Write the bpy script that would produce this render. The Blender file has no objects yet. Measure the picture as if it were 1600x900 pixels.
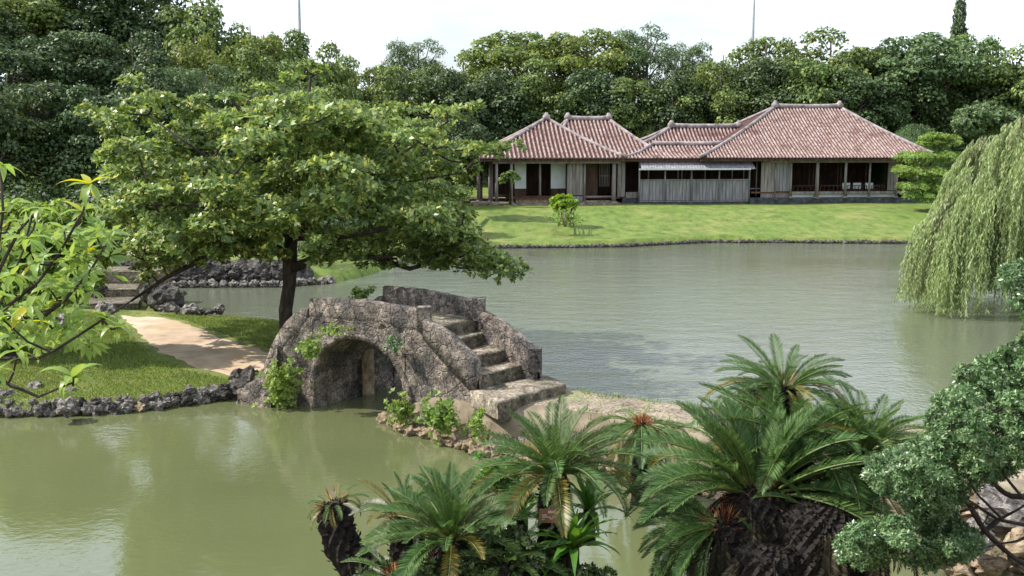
import bpy, bmesh, math, random
import numpy as np
from mathutils import Vector, Matrix, noise

SC = bpy.context.scene
COL = SC.collection
R = math.radians
PI = math.pi

# ------------------------------------------------------------------ camera
F = 1600.0                       # focal length in photograph pixels
TH = math.atan(228.0 / F)        # pitch below the horizon
H = 6.0
cd = bpy.data.cameras.new('camera'); cam = bpy.data.objects.new('camera', cd); COL.objects.link(cam)
cd.sensor_width = 36; cd.lens = 36.0 * F / 1600.0; cd.clip_start = 0.1; cd.clip_end = 6000
cam.location = (0, 0, H); cam.rotation_euler = (PI / 2 - TH, 0, 0)
SC.camera = cam

# ------------------------------------------------------------------ sky, sun, exposure
SUN_AZ_VEC = Vector((-0.86, 0.03, 0.0)).normalized()
SUN_EL = R(46)
sun_dir = Vector((SUN_AZ_VEC.x * math.cos(SUN_EL), SUN_AZ_VEC.y * math.cos(SUN_EL), math.sin(SUN_EL)))
w = bpy.data.worlds.new('World'); SC.world = w; w.use_nodes = True
nt = w.node_tree; nt.nodes.clear()
out = nt.nodes.new('ShaderNodeOutputWorld'); bg = nt.nodes.new('ShaderNodeBackground')
sky = nt.nodes.new('ShaderNodeTexSky'); sky.sky_type = 'NISHITA'; sky.sun_disc = False
sky.sun_elevation = SUN_EL
sky.sun_rotation = math.atan2(SUN_AZ_VEC.x, SUN_AZ_VEC.y)
sky.air_density = 1.2; sky.dust_density = 1.5
tc = nt.nodes.new('ShaderNodeTexCoord'); mp = nt.nodes.new('ShaderNodeMapping'); mp.inputs['Scale'].default_value = (1.0, 1.0, 3.2)
nz = nt.nodes.new('ShaderNodeTexNoise'); nz.inputs['Scale'].default_value = 2.6; nz.inputs['Detail'].default_value = 7; nz.inputs['Roughness'].default_value = .55
cr = nt.nodes.new('ShaderNodeValToRGB'); cr.color_ramp.elements[0].position = .34; cr.color_ramp.elements[1].position = .62
cr.color_ramp.elements[0].color = (.3, .3, .3, 1); cr.color_ramp.elements[1].color = (.95, .95, .95, 1)
mx = nt.nodes.new('ShaderNodeMix'); mx.data_type = 'RGBA'
mx.inputs['B'].default_value = (11.2, 12.3, 13.8, 1)
nt.links.new(tc.outputs['Generated'], mp.inputs[0]); nt.links.new(mp.outputs[0], nz.inputs['Vector'])
nt.links.new(nz.outputs['Fac'], cr.inputs[0])
sx = nt.nodes.new('ShaderNodeSeparateXYZ'); nt.links.new(tc.outputs['Generated'], sx.inputs[0])
hz = nt.nodes.new('ShaderNodeMapRange'); hz.interpolation_type = 'SMOOTHSTEP'; hz.inputs['From Min'].default_value = .03; hz.inputs['From Max'].default_value = .2; hz.inputs['To Min'].default_value = .25; hz.inputs['To Max'].default_value = 0
nt.links.new(sx.outputs['Z'], hz.inputs['Value'])
mxx = nt.nodes.new('ShaderNodeMath'); mxx.operation = 'MAXIMUM'; nt.links.new(hz.outputs[0], mxx.inputs[0]); nt.links.new(cr.outputs[0], mxx.inputs[1]); nt.links.new(mxx.outputs[0], mx.inputs['Factor'])
nt.links.new(sky.outputs[0], mx.inputs['A']); nt.links.new(mx.outputs['Result'], bg.inputs[0])
bg.inputs[1].default_value = 0.1
nt.links.new(bg.outputs[0], out.inputs[0])
sl = bpy.data.lights.new('sun', 'SUN'); sl.energy = 5.0; sl.angle = R(.6); sl.color = (1, .95, .86)
so = bpy.data.objects.new('sun', sl); COL.objects.link(so); so.rotation_euler = sun_dir.to_track_quat('Z', 'Y').to_euler()
SC.view_settings.view_transform = 'Standard'; SC.view_settings.look = 'None'
SC.view_settings.exposure = 0.42; SC.view_settings.gamma = 1.0
SC.render.engine = 'CYCLES'
try:
    SC.cycles.max_bounces = 6; SC.cycles.diffuse_bounces = 3; SC.cycles.glossy_bounces = 3; SC.cycles.transmission_bounces = 3
    SC.cycles.transparent_max_bounces = 4; SC.cycles.caustics_reflective = False; SC.cycles.caustics_refractive = False
except Exception: pass

# ------------------------------------------------------------------ projection helpers (survey of the place from the photograph)
def _dir(px, py):
    v = (450.0 - py) / F
    return ((px - 800.0) / F, math.cos(TH) + v * math.sin(TH), -math.sin(TH) + v * math.cos(TH))
def P(px, py, z=0.0):
    d = _dir(px, py); t = (z - H) / d[2]; return Vector((d[0] * t, d[1] * t, z))
def Q(px, py, D):
    d = _dir(px, py); t = D / d[1]; return Vector((d[0] * t, D, H + d[2] * t))

# ------------------------------------------------------------------ object helpers
def tag(o, label=None, cat=None, group=None, kind=None):
    if label: o['label'] = label
    if cat: o['category'] = cat
    if group: o['group'] = group
    if kind: o['kind'] = kind
    return o
def empty(name, loc, label=None, cat=None, group=None, rz=0, kind=None):
    o = bpy.data.objects.new(name, None); COL.objects.link(o); o.location = loc; o.rotation_euler = (0, 0, rz)
    o.empty_display_size = .2
    return tag(o, label, cat, group, kind)
def link(name, me, parent=None, world=True):
    """links a mesh whose points are in world space; under a parent they are kept there"""
    o = bpy.data.objects.new(name, me); COL.objects.link(o)
    if parent is not None:
        o.parent = parent
        if world:
            # a part built in world space leaves its own matrix at the identity
            inv = Matrix.Identity(4) if parent.parent is not None else (Matrix.Translation(parent.location) @ Matrix.Rotation(parent.rotation_euler.z, 4, 'Z')).inverted()
            o.matrix_parent_inverse = inv
    return o
def mesh_np(name, verts, faces, mat=None, smooth=False):
    """verts (n,3); faces (m,k) all the same k, or list of tuples"""
    me = bpy.data.meshes.new(name)
    if isinstance(faces, np.ndarray):
        v = np.asarray(verts, dtype=np.float32); k = faces.shape[1]; m = faces.shape[0]
        me.vertices.add(len(v)); me.vertices.foreach_set('co', v.ravel())
        me.loops.add(m * k); me.loops.foreach_set('vertex_index', faces.astype(np.int32).ravel())
        me.polygons.add(m); me.polygons.foreach_set('loop_start', np.arange(0, m * k, k, dtype=np.int32))
        try: me.polygons.foreach_set('loop_total', np.full(m, k, dtype=np.int32))
        except Exception: pass
        me.update(calc_edges=True)
    else:
        me.from_pydata([tuple(p) for p in verts], [], faces); me.update()
    if mat: me.materials.append(mat)
    if smooth: me.polygons.foreach_set('use_smooth', [True] * len(me.polygons))
    return me

class MB:
    """collects simple shapes into one mesh"""
    def __init__(s): s.v = []; s.f = []
    def quadbox(s, base, z0, z1):
        """base: 4 (x,y) plan corners; z0,z1 may be lists"""
        n = len(s.v); k = len(base)
        z0 = z0 if isinstance(z0, (list, tuple)) else [z0] * k; z1 = z1 if isinstance(z1, (list, tuple)) else [z1] * k
        s.v += [(b[0], b[1], z) for b, z in zip(base, z0)] + [(b[0], b[1], z) for b, z in zip(base, z1)]
        s.f.append(tuple(n + i for i in reversed(range(k)))); s.f.append(tuple(n + k + i for i in range(k)))
        for i in range(k):
            j = (i + 1) % k; s.f.append((n + i, n + j, n + k + j, n + k + i))
        return s
    def tube(s, pts, rads, seg=7, cap=True, rough=0.0, rng=None):
        pts = [Vector(p) for p in pts]; n0 = len(s.v)
        prev = None
        for i, p in enumerate(pts):
            a = pts[max(i - 1, 0)]; b = pts[min(i + 1, len(pts) - 1)]; d = (b - a).normalized()
            up = Vector((0, 0, 1)) if abs(d.z) < .9 else Vector((1, 0, 0))
            x = d.cross(up).normalized() if prev is None else (prev - d * prev.dot(d)).normalized()
            prev = x; y = d.cross(x)
            for k in range(seg):
                t = 2 * PI * k / seg; r = rads[i] * (1 + (rng.uniform(-rough, rough) if rng else 0))
                s.v.append(tuple(p + x * (math.cos(t) * r) + y * (math.sin(t) * r)))
        for i in range(len(pts) - 1):
            for k in range(seg):
                k2 = (k + 1) % seg; a = n0 + i * seg
                s.f.append((a + k, a + k2, a + seg + k2, a + seg + k))
        if cap:
            s.f.append(tuple(n0 + k for k in reversed(range(seg)))); s.f.append(tuple(n0 + (len(pts) - 1) * seg + k for k in range(seg)))
        return s
    def mesh(s, name, mat, smooth=False): 
        me = mesh_np(name, s.v, s.f, mat); 
        if smooth: me.polygons.foreach_set('use_smooth', [True] * len(me.polygons))
        return me
    def build(s, name, mat, parent=None, smooth=False): return link(name, s.mesh(name, mat, smooth), parent)

# ------------------------------------------------------------------ materials
def newmat(name):
    m = bpy.data.materials.new(name); m.use_nodes = True; n = m.node_tree; n.nodes.clear()
    o = n.nodes.new('ShaderNodeOutputMaterial'); return m, n, o
def ramp(n, stops, interp='LINEAR'):
    c = n.nodes.new('ShaderNodeValToRGB'); e = c.color_ramp.elements; c.color_ramp.interpolation = interp
    while len(e) < len(stops): e.new(.5)
    for k, (p, col) in enumerate(stops): e[k].position = p; e[k].color = (*col, 1)
    return c
def leafmat(name, stops, rough=.45, transl=.35, tint=.25, spec=.4, bright=1.0):
    m, n, o = newmat(name); L = n.links.new
    g = n.nodes.new('ShaderNodeNewGeometry'); c = ramp(n, stops); L(g.outputs['Random Per Island'], c.inputs[0])
    oi = n.nodes.new('ShaderNodeObjectInfo')
    # patches of slightly different foliage, and each plant a little different
    tcn = n.nodes.new('ShaderNodeTexCoord'); ns = n.nodes.new('ShaderNodeTexNoise'); ns.inputs['Scale'].default_value = .9; ns.inputs['Detail'].default_value = 2
    L(g.outputs['Position'], ns.inputs['Vector'])
    hs = n.nodes.new('ShaderNodeHueSaturation')
    mr = n.nodes.new('ShaderNodeMapRange'); mr.inputs['To Min'].default_value = .492; mr.inputs['To Max'].default_value = .515
    L(oi.outputs['Random'], mr.inputs['Value']); L(mr.outputs[0], hs.inputs['Hue'])
    mr2 = n.nodes.new('ShaderNodeMapRange'); mr2.inputs['From Min'].default_value = .3; mr2.inputs['From Max'].default_value = .7
    mr2.inputs['To Min'].default_value = bright * (1 - tint); mr2.inputs['To Max'].default_value = bright * (1 + tint)
    L(ns.outputs['Fac'], mr2.inputs['Value']); L(mr2.outputs[0], hs.inputs['Value']); L(c.outputs[0], hs.inputs['Color'])
    p = n.nodes.new('ShaderNodeBsdfPrincipled'); p.inputs['Roughness'].default_value = rough; p.inputs['Specular IOR Level'].default_value = spec
    L(hs.outputs[0], p.inputs['Base Color'])
    t = n.nodes.new('ShaderNodeBsdfTranslucent')
    h2 = n.nodes.new('ShaderNodeHueSaturation'); h2.inputs['Hue'].default_value = .485; h2.inputs['Saturation'].default_value = 1.1; h2.inputs['Value'].default_value = 1.5
    L(hs.outputs[0], h2.inputs['Color']); L(h2.outputs[0], t.inputs['Color'])
    mix = n.nodes.new('ShaderNodeMixShader'); mix.inputs[0].default_value = transl
    L(p.outputs[0], mix.inputs[1]); L(t.outputs[0], mix.inputs[2]); L(mix.outputs[0], o.inputs[0])
    return m
def surf(name, stops, scale=3.0, detail=8, rough=.85, bump=.4, bscale=None, bdist=.02, second=None, spec=.3, pits=None, coord='Position', stretch=(1, 1, 1), speckle=0, cracks=0):
    """stone, wood, plaster, earth: noise colours, optional blotches, bump and pits"""
    m, n, o = newmat(name); L = n.links.new
    if coord == 'Position': g = n.nodes.new('ShaderNodeNewGeometry'); src = g.outputs['Position']
    else: g = n.nodes.new('ShaderNodeTexCoord'); src = g.outputs['Object']
    mpn = n.nodes.new('ShaderNodeMapping'); mpn.inputs['Scale'].default_value = stretch; L(src, mpn.inputs[0]); src = mpn.outputs[0]
    ns = n.nodes.new('ShaderNodeTexNoise'); ns.inputs['Scale'].default_value = scale; ns.inputs['Detail'].default_value = detail; ns.inputs['Roughness'].default_value = .62
    L(src, ns.inputs['Vector']); c = ramp(n, stops); L(ns.outputs['Fac'], c.inputs[0]); col = c.outputs[0]
    if second:
        sc2, lo, hi, col2 = second
        n2 = n.nodes.new('ShaderNodeTexNoise'); n2.inputs['Scale'].default_value = sc2; n2.inputs['Detail'].default_value = 6; n2.inputs['Roughness'].default_value = .6
        L(src, n2.inputs['Vector']); r2 = ramp(n, [(lo, (0, 0, 0)), (hi, (1, 1, 1))]); L(n2.outputs['Fac'], r2.inputs[0])
        mxn = n.nodes.new('ShaderNodeMix'); mxn.data_type = 'RGBA'; mxn.inputs['B'].default_value = (*col2, 1)
        L(r2.outputs[0], mxn.inputs['Factor']); L(col, mxn.inputs['A']); col = mxn.outputs['Result']
    crk = None
    if cracks:
        vw = n.nodes.new('ShaderNodeTexNoise'); vw.inputs['Scale'].default_value = 3.0; L(src, vw.inputs['Vector'])
        va = n.nodes.new('ShaderNodeMix'); va.data_type = 'RGBA'; va.blend_type = 'ADD'; va.inputs['Factor'].default_value = .12; L(src, va.inputs['A']); L(vw.outputs['Color'], va.inputs['B'])
        ve = n.nodes.new('ShaderNodeTexVoronoi'); ve.feature = 'DISTANCE_TO_EDGE'; ve.inputs['Scale'].default_value = cracks; L(va.outputs['Result'], ve.inputs['Vector'])
        re_ = ramp(n, [(.0, (.3, .3, .3)), (.035, (1, 1, 1))]); L(ve.outputs['Distance'], re_.inputs[0]); crk = re_.outputs[0]
        mc = n.nodes.new('ShaderNodeMix'); mc.data_type = 'RGBA'; mc.blend_type = 'MULTIPLY'; mc.inputs['Factor'].default_value = .6; L(col, mc.inputs['A']); L(crk, mc.inputs['B']); col = mc.outputs['Result']
    if speckle:
        n3 = n.nodes.new('ShaderNodeTexNoise'); n3.inputs['Scale'].default_value = speckle; n3.inputs['Detail'].default_value = 4; n3.inputs['Roughness'].default_value = .8; L(src, n3.inputs['Vector'])
        r3 = ramp(n, [(.38, (.35, .34, .34)), (.5, (.95, .95, .95)), (.64, (1.5, 1.47, 1.42))]); L(n3.outputs['Fac'], r3.inputs[0])
        m3 = n.nodes.new('ShaderNodeMix'); m3.data_type = 'RGBA'; m3.blend_type = 'MULTIPLY'; m3.inputs['Factor'].default_value = 1; L(col, m3.inputs['A']); L(r3.outputs[0], m3.inputs['B']); col = m3.outputs['Result']
    p = n.nodes.new('ShaderNodeBsdfPrincipled'); p.inputs['Roughness'].default_value = rough; p.inputs['Specular IOR Level'].default_value = spec
    L(col, p.inputs['Base Color'])
    b = n.nodes.new('ShaderNodeBump'); b.inputs['Strength'].default_value = bump; b.inputs['Distance'].default_value = bdist
    nb = n.nodes.new('ShaderNodeTexNoise'); nb.inputs['Scale'].default_value = bscale or scale * 4; nb.inputs['Detail'].default_value = 8; nb.inputs['Roughness'].default_value = .7
    L(src, nb.inputs['Vector']); hgt = nb.outputs['Fac']
    if pits:
        vo = n.nodes.new('ShaderNodeTexVoronoi'); vo.inputs['Scale'].default_value = pits; L(src, vo.inputs['Vector'])
        pr = ramp(n, [(.0, (0, 0, 0)), (.35, (1, 1, 1))]); L(vo.outputs['Distance'], pr.inputs[0])
        mm = n.nodes.new('ShaderNodeMath'); mm.operation = 'MULTIPLY'; L(pr.outputs[0], mm.inputs[0]); L(hgt, mm.inputs[1]); hgt = mm.outputs[0]
    if crk:
        mq = n.nodes.new('ShaderNodeMath'); mq.operation = 'MULTIPLY'; L(hgt, mq.inputs[0]); L(crk, mq.inputs[1]); hgt = mq.outputs[0]
    L(hgt, b.inputs['Height']); L(b.outputs[0], p.inputs['Normal']); L(p.outputs[0], o.inputs[0])
    return m

M = {}
M['stone'] = surf('bridge_stone', [(.28, (.05, .042, .037)), (.42, (.16, .132, .112)), (.55, (.29, .245, .205)), (.72, (.46, .39, .33))], scale=3.8, bump=1.0, bscale=15, bdist=.08,
                  second=(1.5, .5, .6, (.1, .09, .085)), pits=11, speckle=17, cracks=2.3)
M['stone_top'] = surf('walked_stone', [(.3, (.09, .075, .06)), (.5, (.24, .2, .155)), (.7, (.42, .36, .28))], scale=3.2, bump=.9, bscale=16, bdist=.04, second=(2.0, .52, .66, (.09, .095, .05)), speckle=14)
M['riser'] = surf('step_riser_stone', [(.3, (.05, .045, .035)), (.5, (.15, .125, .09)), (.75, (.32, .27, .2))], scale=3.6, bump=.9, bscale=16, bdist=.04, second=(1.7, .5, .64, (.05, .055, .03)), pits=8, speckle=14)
M['rock'] = surf('coral_rock', [(.25, (.045, .04, .038)), (.42, (.155, .14, .128)), (.56, (.3, .272, .25)), (.75, (.48, .44, .4))], scale=4.0, bump=1.0, bscale=13, bdist=.06, pits=7, coord='Object', speckle=11)
M['rock_dark'] = surf('dark_coral_rock', [(.3, (.02, .018, .017)), (.5, (.075, .068, .062)), (.72, (.22, .2, .18))], scale=3.5, bump=1.0, bscale=13, bdist=.06, pits=7, coord='Object', speckle=11)
M['rock_tan'] = surf('tan_coral_rock', [(.25, (.09, .065, .04)), (.45, (.26, .19, .12)), (.62, (.44, .35, .24)), (.78, (.6, .5, .38))], scale=4.5, bump=.9, bscale=13, bdist=.05, pits=8, coord='Object')
M['sand2'] = surf('spit_sand', [(.3, (.15, .125, .09)), (.5, (.26, .215, .16)), (.7, (.36, .3, .23))], scale=1.6, bump=.5, bscale=22, bdist=.02, second=(.9, .5, .62, (.2, .21, .1)), speckle=16)
M['sand'] = surf('sandy_path', [(.3, (.32, .23, .15)), (.5, (.48, .36, .26)), (.7, (.6, .47, .36))], scale=1.3, bump=.35, bscale=30, bdist=.01, second=(.5, .5, .62, (.45, .33, .2)))
M['earth'] = surf('earth', [(.3, (.1, .08, .05)), (.5, (.2, .16, .11)), (.7, (.32, .27, .2))], scale=1.5, bump=.5, bscale=20, bdist=.03)
M['bark'] = surf('dark_bark', [(.3, (.016, .012, .01)), (.55, (.05, .038, .03)), (.8, (.12, .1, .085))], scale=9, bump=.9, bscale=26, bdist=.02, stretch=(1, 1, .3))
M['bark_black'] = surf('blackened_trunk', [(.3, (.006, .005, .005)), (.55, (.02, .016, .014)), (.8, (.07, .06, .05))], scale=14, bump=.9, bscale=30, bdist=.02)
M['bark_grey'] = surf('grey_bark', [(.3, (.05, .042, .036)), (.55, (.13, .11, .095)), (.8, (.26, .235, .21))], scale=3, bump=.6, bscale=12, bdist=.03, stretch=(1, 1, .3))
M['wood'] = surf('weathered_wood', [(.3, (.12, .1, .095)), (.5, (.23, .2, .19)), (.7, (.36, .32, .31))], scale=5, bump=.4, bscale=20, bdist=.01, stretch=(1, 1, .12))
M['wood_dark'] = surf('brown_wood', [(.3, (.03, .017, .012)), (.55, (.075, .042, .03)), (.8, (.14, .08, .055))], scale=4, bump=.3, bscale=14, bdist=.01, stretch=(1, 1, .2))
M['wood_blue'] = surf('silvered_boards', [(.3, (.14, .13, .145)), (.5, (.24, .225, .245)), (.7, (.37, .35, .37))], scale=5, bump=.4, bscale=20, bdist=.01, stretch=(1, 1, .12))
M['paper'] = surf('white_screen', [(.3, (.52, .54, .56)), (.7, (.66, .67, .68))], scale=2, bump=.05, rough=.8)
M['floor'] = surf('red_brown_floorboards', [(.3, (.08, .03, .022)), (.7, (.17, .07, .05))], scale=3, bump=.2, rough=.5)
M['plaster'] = surf('ridge_plaster', [(.3, (.15, .12, .12)), (.5, (.28, .235, .235)), (.7, (.44, .385, .385))], scale=2.2, bump=.5, bscale=9, bdist=.03, second=(1.0, .55, .66, (.12, .1, .1)))
M['tile'] = surf('roof_tile', [(.32, (.165, .095, .08)), (.45, (.25, .165, .145)), (.56, (.34, .255, .235)), (.7, (.44, .38, .36))], scale=2.8, bump=.5, bscale=9, bdist=.03, second=(.55, .55, .7, (.13, .065, .055)))
M['tile_bed'] = surf('roof_pan_tile', [(.3, (.035, .016, .014)), (.6, (.085, .038, .032)), (.8, (.15, .08, .07))], scale=3.2, bump=.4, bscale=9, bdist=.03)
M['plinth'] = surf('dark_plinth_stone', [(.3, (.025, .026, .03)), (.55, (.075, .078, .088)), (.8, (.2, .2, .21))], scale=3, bump=.8, bscale=10, bdist=.04, pits=4)
M['metal'] = surf('grey_metal', [(.3, (.25, .26, .28)), (.7, (.4, .41, .43))], scale=2, bump=.05, rough=.5)
M['sign'] = surf('sign_wood', [(.3, (.13, .06, .035)), (.7, (.25, .13, .08))], scale=9, bump=.2, rough=.6, stretch=(.3, 1, 1))
M['sign_light'] = surf('sign_weathered', [(.3, (.5, .4, .34)), (.7, (.66, .56, .5))], scale=9, bump=.2, rough=.6)

G = [(0, (.02, .05, .012)), (.5, (.045, .095, .022)), (1, (.085, .14, .035))]
M['lf_forest'] = leafmat('forest_leaves', [(0, (.05, .085, .026)), (.5, (.12, .18, .046)), (.85, (.22, .29, .075)), (1, (.32, .37, .11))], rough=.6, transl=.28)
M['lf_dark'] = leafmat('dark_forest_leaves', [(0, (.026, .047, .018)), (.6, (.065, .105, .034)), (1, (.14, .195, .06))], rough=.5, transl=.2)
M['lf_yel'] = leafmat('yellow_green_leaves', [(0, (.065, .1, .028)), (.5, (.14, .195, .045)), (.9, (.22, .28, .06)), (1, (.28, .26, .08))], rough=.5, transl=.35)
M['lf_pine'] = leafmat('pine_needles', [(0, (.05, .09, .035)), (.5, (.11, .165, .06)), (1, (.19, .25, .1))], rough=.55, transl=.2)
M['lf_main'] = leafmat('almond_leaves', [(0, (.06, .11, .03)), (.45, (.14, .215, .055)), (.75, (.24, .33, .09)), (.92, (.4, .45, .13)), (1, (.55, .52, .17))], rough=.36, transl=.33, spec=.45, tint=.25)
M['lf_holly'] = leafmat('small_grey_green_leaves', [(0, (.035, .085, .03)), (.5, (.09, .185, .065)), (.85, (.19, .3, .125)), (1, (.4, .48, .3))], rough=.32, transl=.3, spec=.5, tint=.15)
M['lf_willow'] = leafmat('willow_leaves', [(0, (.2, .27, .1)), (.5, (.33, .41, .18)), (1, (.47, .53, .28))], rough=.5, transl=.4, tint=.15)
M['lf_topiary'] = leafmat('cloud_pine_needles', [(0, (.08, .14, .028)), (.5, (.18, .28, .045)), (1, (.3, .4, .09))], rough=.5, transl=.25, tint=.15)
M['lf_lime'] = leafmat('lime_leaves', [(0, (.12, .2, .015)), (.5, (.22, .34, .03)), (1, (.34, .44, .06))], rough=.45, transl=.4, tint=.1)
M['lf_weed'] = leafmat('weed_leaves', [(0, (.1, .17, .04)), (.5, (.2, .3, .06)), (1, (.34, .42, .11))], rough=.45, transl=.42, tint=.1)
M['lf_big'] = leafmat('big_fresh_leaves', [(0, (.12, .2, .045)), (.5, (.21, .31, .07)), (1, (.33, .42, .1))], rough=.35, transl=.4, tint=.1, spec=.5)
M['lf_bigyel'] = leafmat('big_yellow_leaves', [(0, (.3, .34, .03)), (.6, (.46, .43, .04)), (1, (.55, .5, .06))], rough=.35, transl=.45, tint=.1, spec=.5)
M['lf_cycad'] = leafmat('cycad_leaflets', [(0, (.035, .08, .022)), (.6, (.075, .145, .038)), (1, (.14, .21, .06))], rough=.5, transl=.3, tint=.2, spec=.25)
M['lf_cycad_old'] = leafmat('old_cycad_leaflets', [(0, (.1, .1, .02)), (.6, (.17, .15, .03)), (1, (.3, .2, .05))], rough=.4, transl=.25, tint=.15)
M['lf_skirt'] = leafmat('dead_hanging_fronds', [(0, (.012, .012, .008)), (.7, (.035, .03, .018)), (1, (.09, .07, .04))], rough=.7, transl=.05, tint=.1, spec=.1)
M['lf_grey'] = leafmat('dry_grey_leaflets', [(0, (.16, .16, .12)), (1, (.38, .38, .3))], rough=.5, transl=.15, tint=.1)
M['lf_fern'] = leafmat('fern_blades', [(0, (.04, .12, .02)), (.5, (.08, .2, .03)), (1, (.17, .3, .05))], rough=.3, transl=.35, tint=.1, spec=.6)
M['rachis'] = surf('frond_stalk', [(.3, (.07, .12, .03)), (.7, (.16, .2, .06))], scale=5, bump=.1, rough=.5)
M['rust'] = leafmat('rusty_young_scales', [(0, (.14, .04, .02)), (.6, (.3, .09, .04)), (1, (.5, .24, .1))], rough=.6, transl=.1, tint=.1)
M['twig'] = surf('pinkish_twig', [(.3, (.12, .08, .075)), (.7, (.27, .2, .19))], scale=5, bump=.1, rough=.8)

def grassmat(name, c0, c1, c2, patch):
    m, n, o = newmat(name); L = n.links.new
    g = n.nodes.new('ShaderNodeNewGeometry')
    a = n.nodes.new('ShaderNodeTexNoise'); a.inputs['Scale'].default_value = 22; a.inputs['Detail'].default_value = 5; L(g.outputs['Position'], a.inputs['Vector'])
    c = ramp(n, [(.3, c0), (.5, c1), (.72, c2)]); L(a.outputs['Fac'], c.inputs[0])
    b = n.nodes.new('ShaderNodeTexNoise'); b.inputs['Scale'].default_value = .35; b.inputs['Detail'].default_value = 7; b.inputs['Roughness'].default_value = .65; L(g.outputs['Position'], b.inputs['Vector'])
    r2 = ramp(n, [(.46, (0, 0, 0)), (.7, (1, 1, 1))]); L(b.outputs['Fac'], r2.inputs[0])
    mxn = n.nodes.new('ShaderNodeMix'); mxn.data_type = 'RGBA'; mxn.inputs['B'].default_value = (*patch, 1); L(r2.outputs[0], mxn.inputs['Factor']); L(c.outputs[0], mxn.inputs['A'])
    b2 = n.nodes.new('ShaderNodeTexNoise'); b2.inputs['Scale'].default_value = 1.6; b2.inputs['Detail'].default_value = 8; b2.inputs['Roughness'].default_value = .75
    mp2 = n.nodes.new('ShaderNodeMapping'); mp2.inputs['Scale'].default_value = (1, .45, 1); L(g.outputs['Position'], mp2.inputs[0]); L(mp2.outputs[0], b2.inputs['Vector'])
    r4 = ramp(n, [(.33, (.5, .56, .48)), (.5, (1, 1, 1)), (.68, (1.4, 1.28, 1.4))]); L(b2.outputs['Fac'], r4.inputs[0])
    m4 = n.nodes.new('ShaderNodeMix'); m4.data_type = 'RGBA'; m4.blend_type = 'MULTIPLY'; m4.inputs['Factor'].default_value = 1; L(mxn.outputs['Result'], m4.inputs['A']); L(r4.outputs[0], m4.inputs['B'])
    p = n.nodes.new('ShaderNodeBsdfPrincipled'); p.inputs['Roughness'].default_value = .8; p.inputs['Specular IOR Level'].default_value = .2; L(m4.outputs['Result'], p.inputs['Base Color'])
    bp = n.nodes.new('ShaderNodeBump'); bp.inputs['Strength'].default_value = .8; bp.inputs['Distance'].default_value = .05
    d = n.nodes.new('ShaderNodeTexNoise'); d.inputs['Scale'].default_value = 9; d.inputs['Detail'].default_value = 8; d.inputs['Roughness'].default_value = .75; L(g.outputs['Position'], d.inputs['Vector'])
    L(d.outputs['Fac'], bp.inputs['Height']); L(bp.outputs[0], p.inputs['Normal']); L(p.outputs[0], o.inputs[0])
    return m
M['grass'] = grassmat('lawn_grass', (.085, .115, .025), (.145, .188, .04), (.22, .255, .068), (.22, .21, .08))
M['grass_far'] = grassmat('far_lawn_grass', (.068, .115, .022), (.118, .178, .034), (.178, .238, .048), (.2, .21, .066))
M['mound_shade'] = grassmat('shaded_mound_grass', (.02, .042, .014), (.035, .07, .02), (.05, .09, .028), (.035, .06, .02))  # mound grass coloured darker, with the shade of the trees painted in
M['grass_blade'] = leafmat('grass_blades', [(0, (.09, .14, .028)), (.5, (.16, .22, .045)), (1, (.29, .32, .09))], rough=.5, transl=.3, tint=.1)

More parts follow.
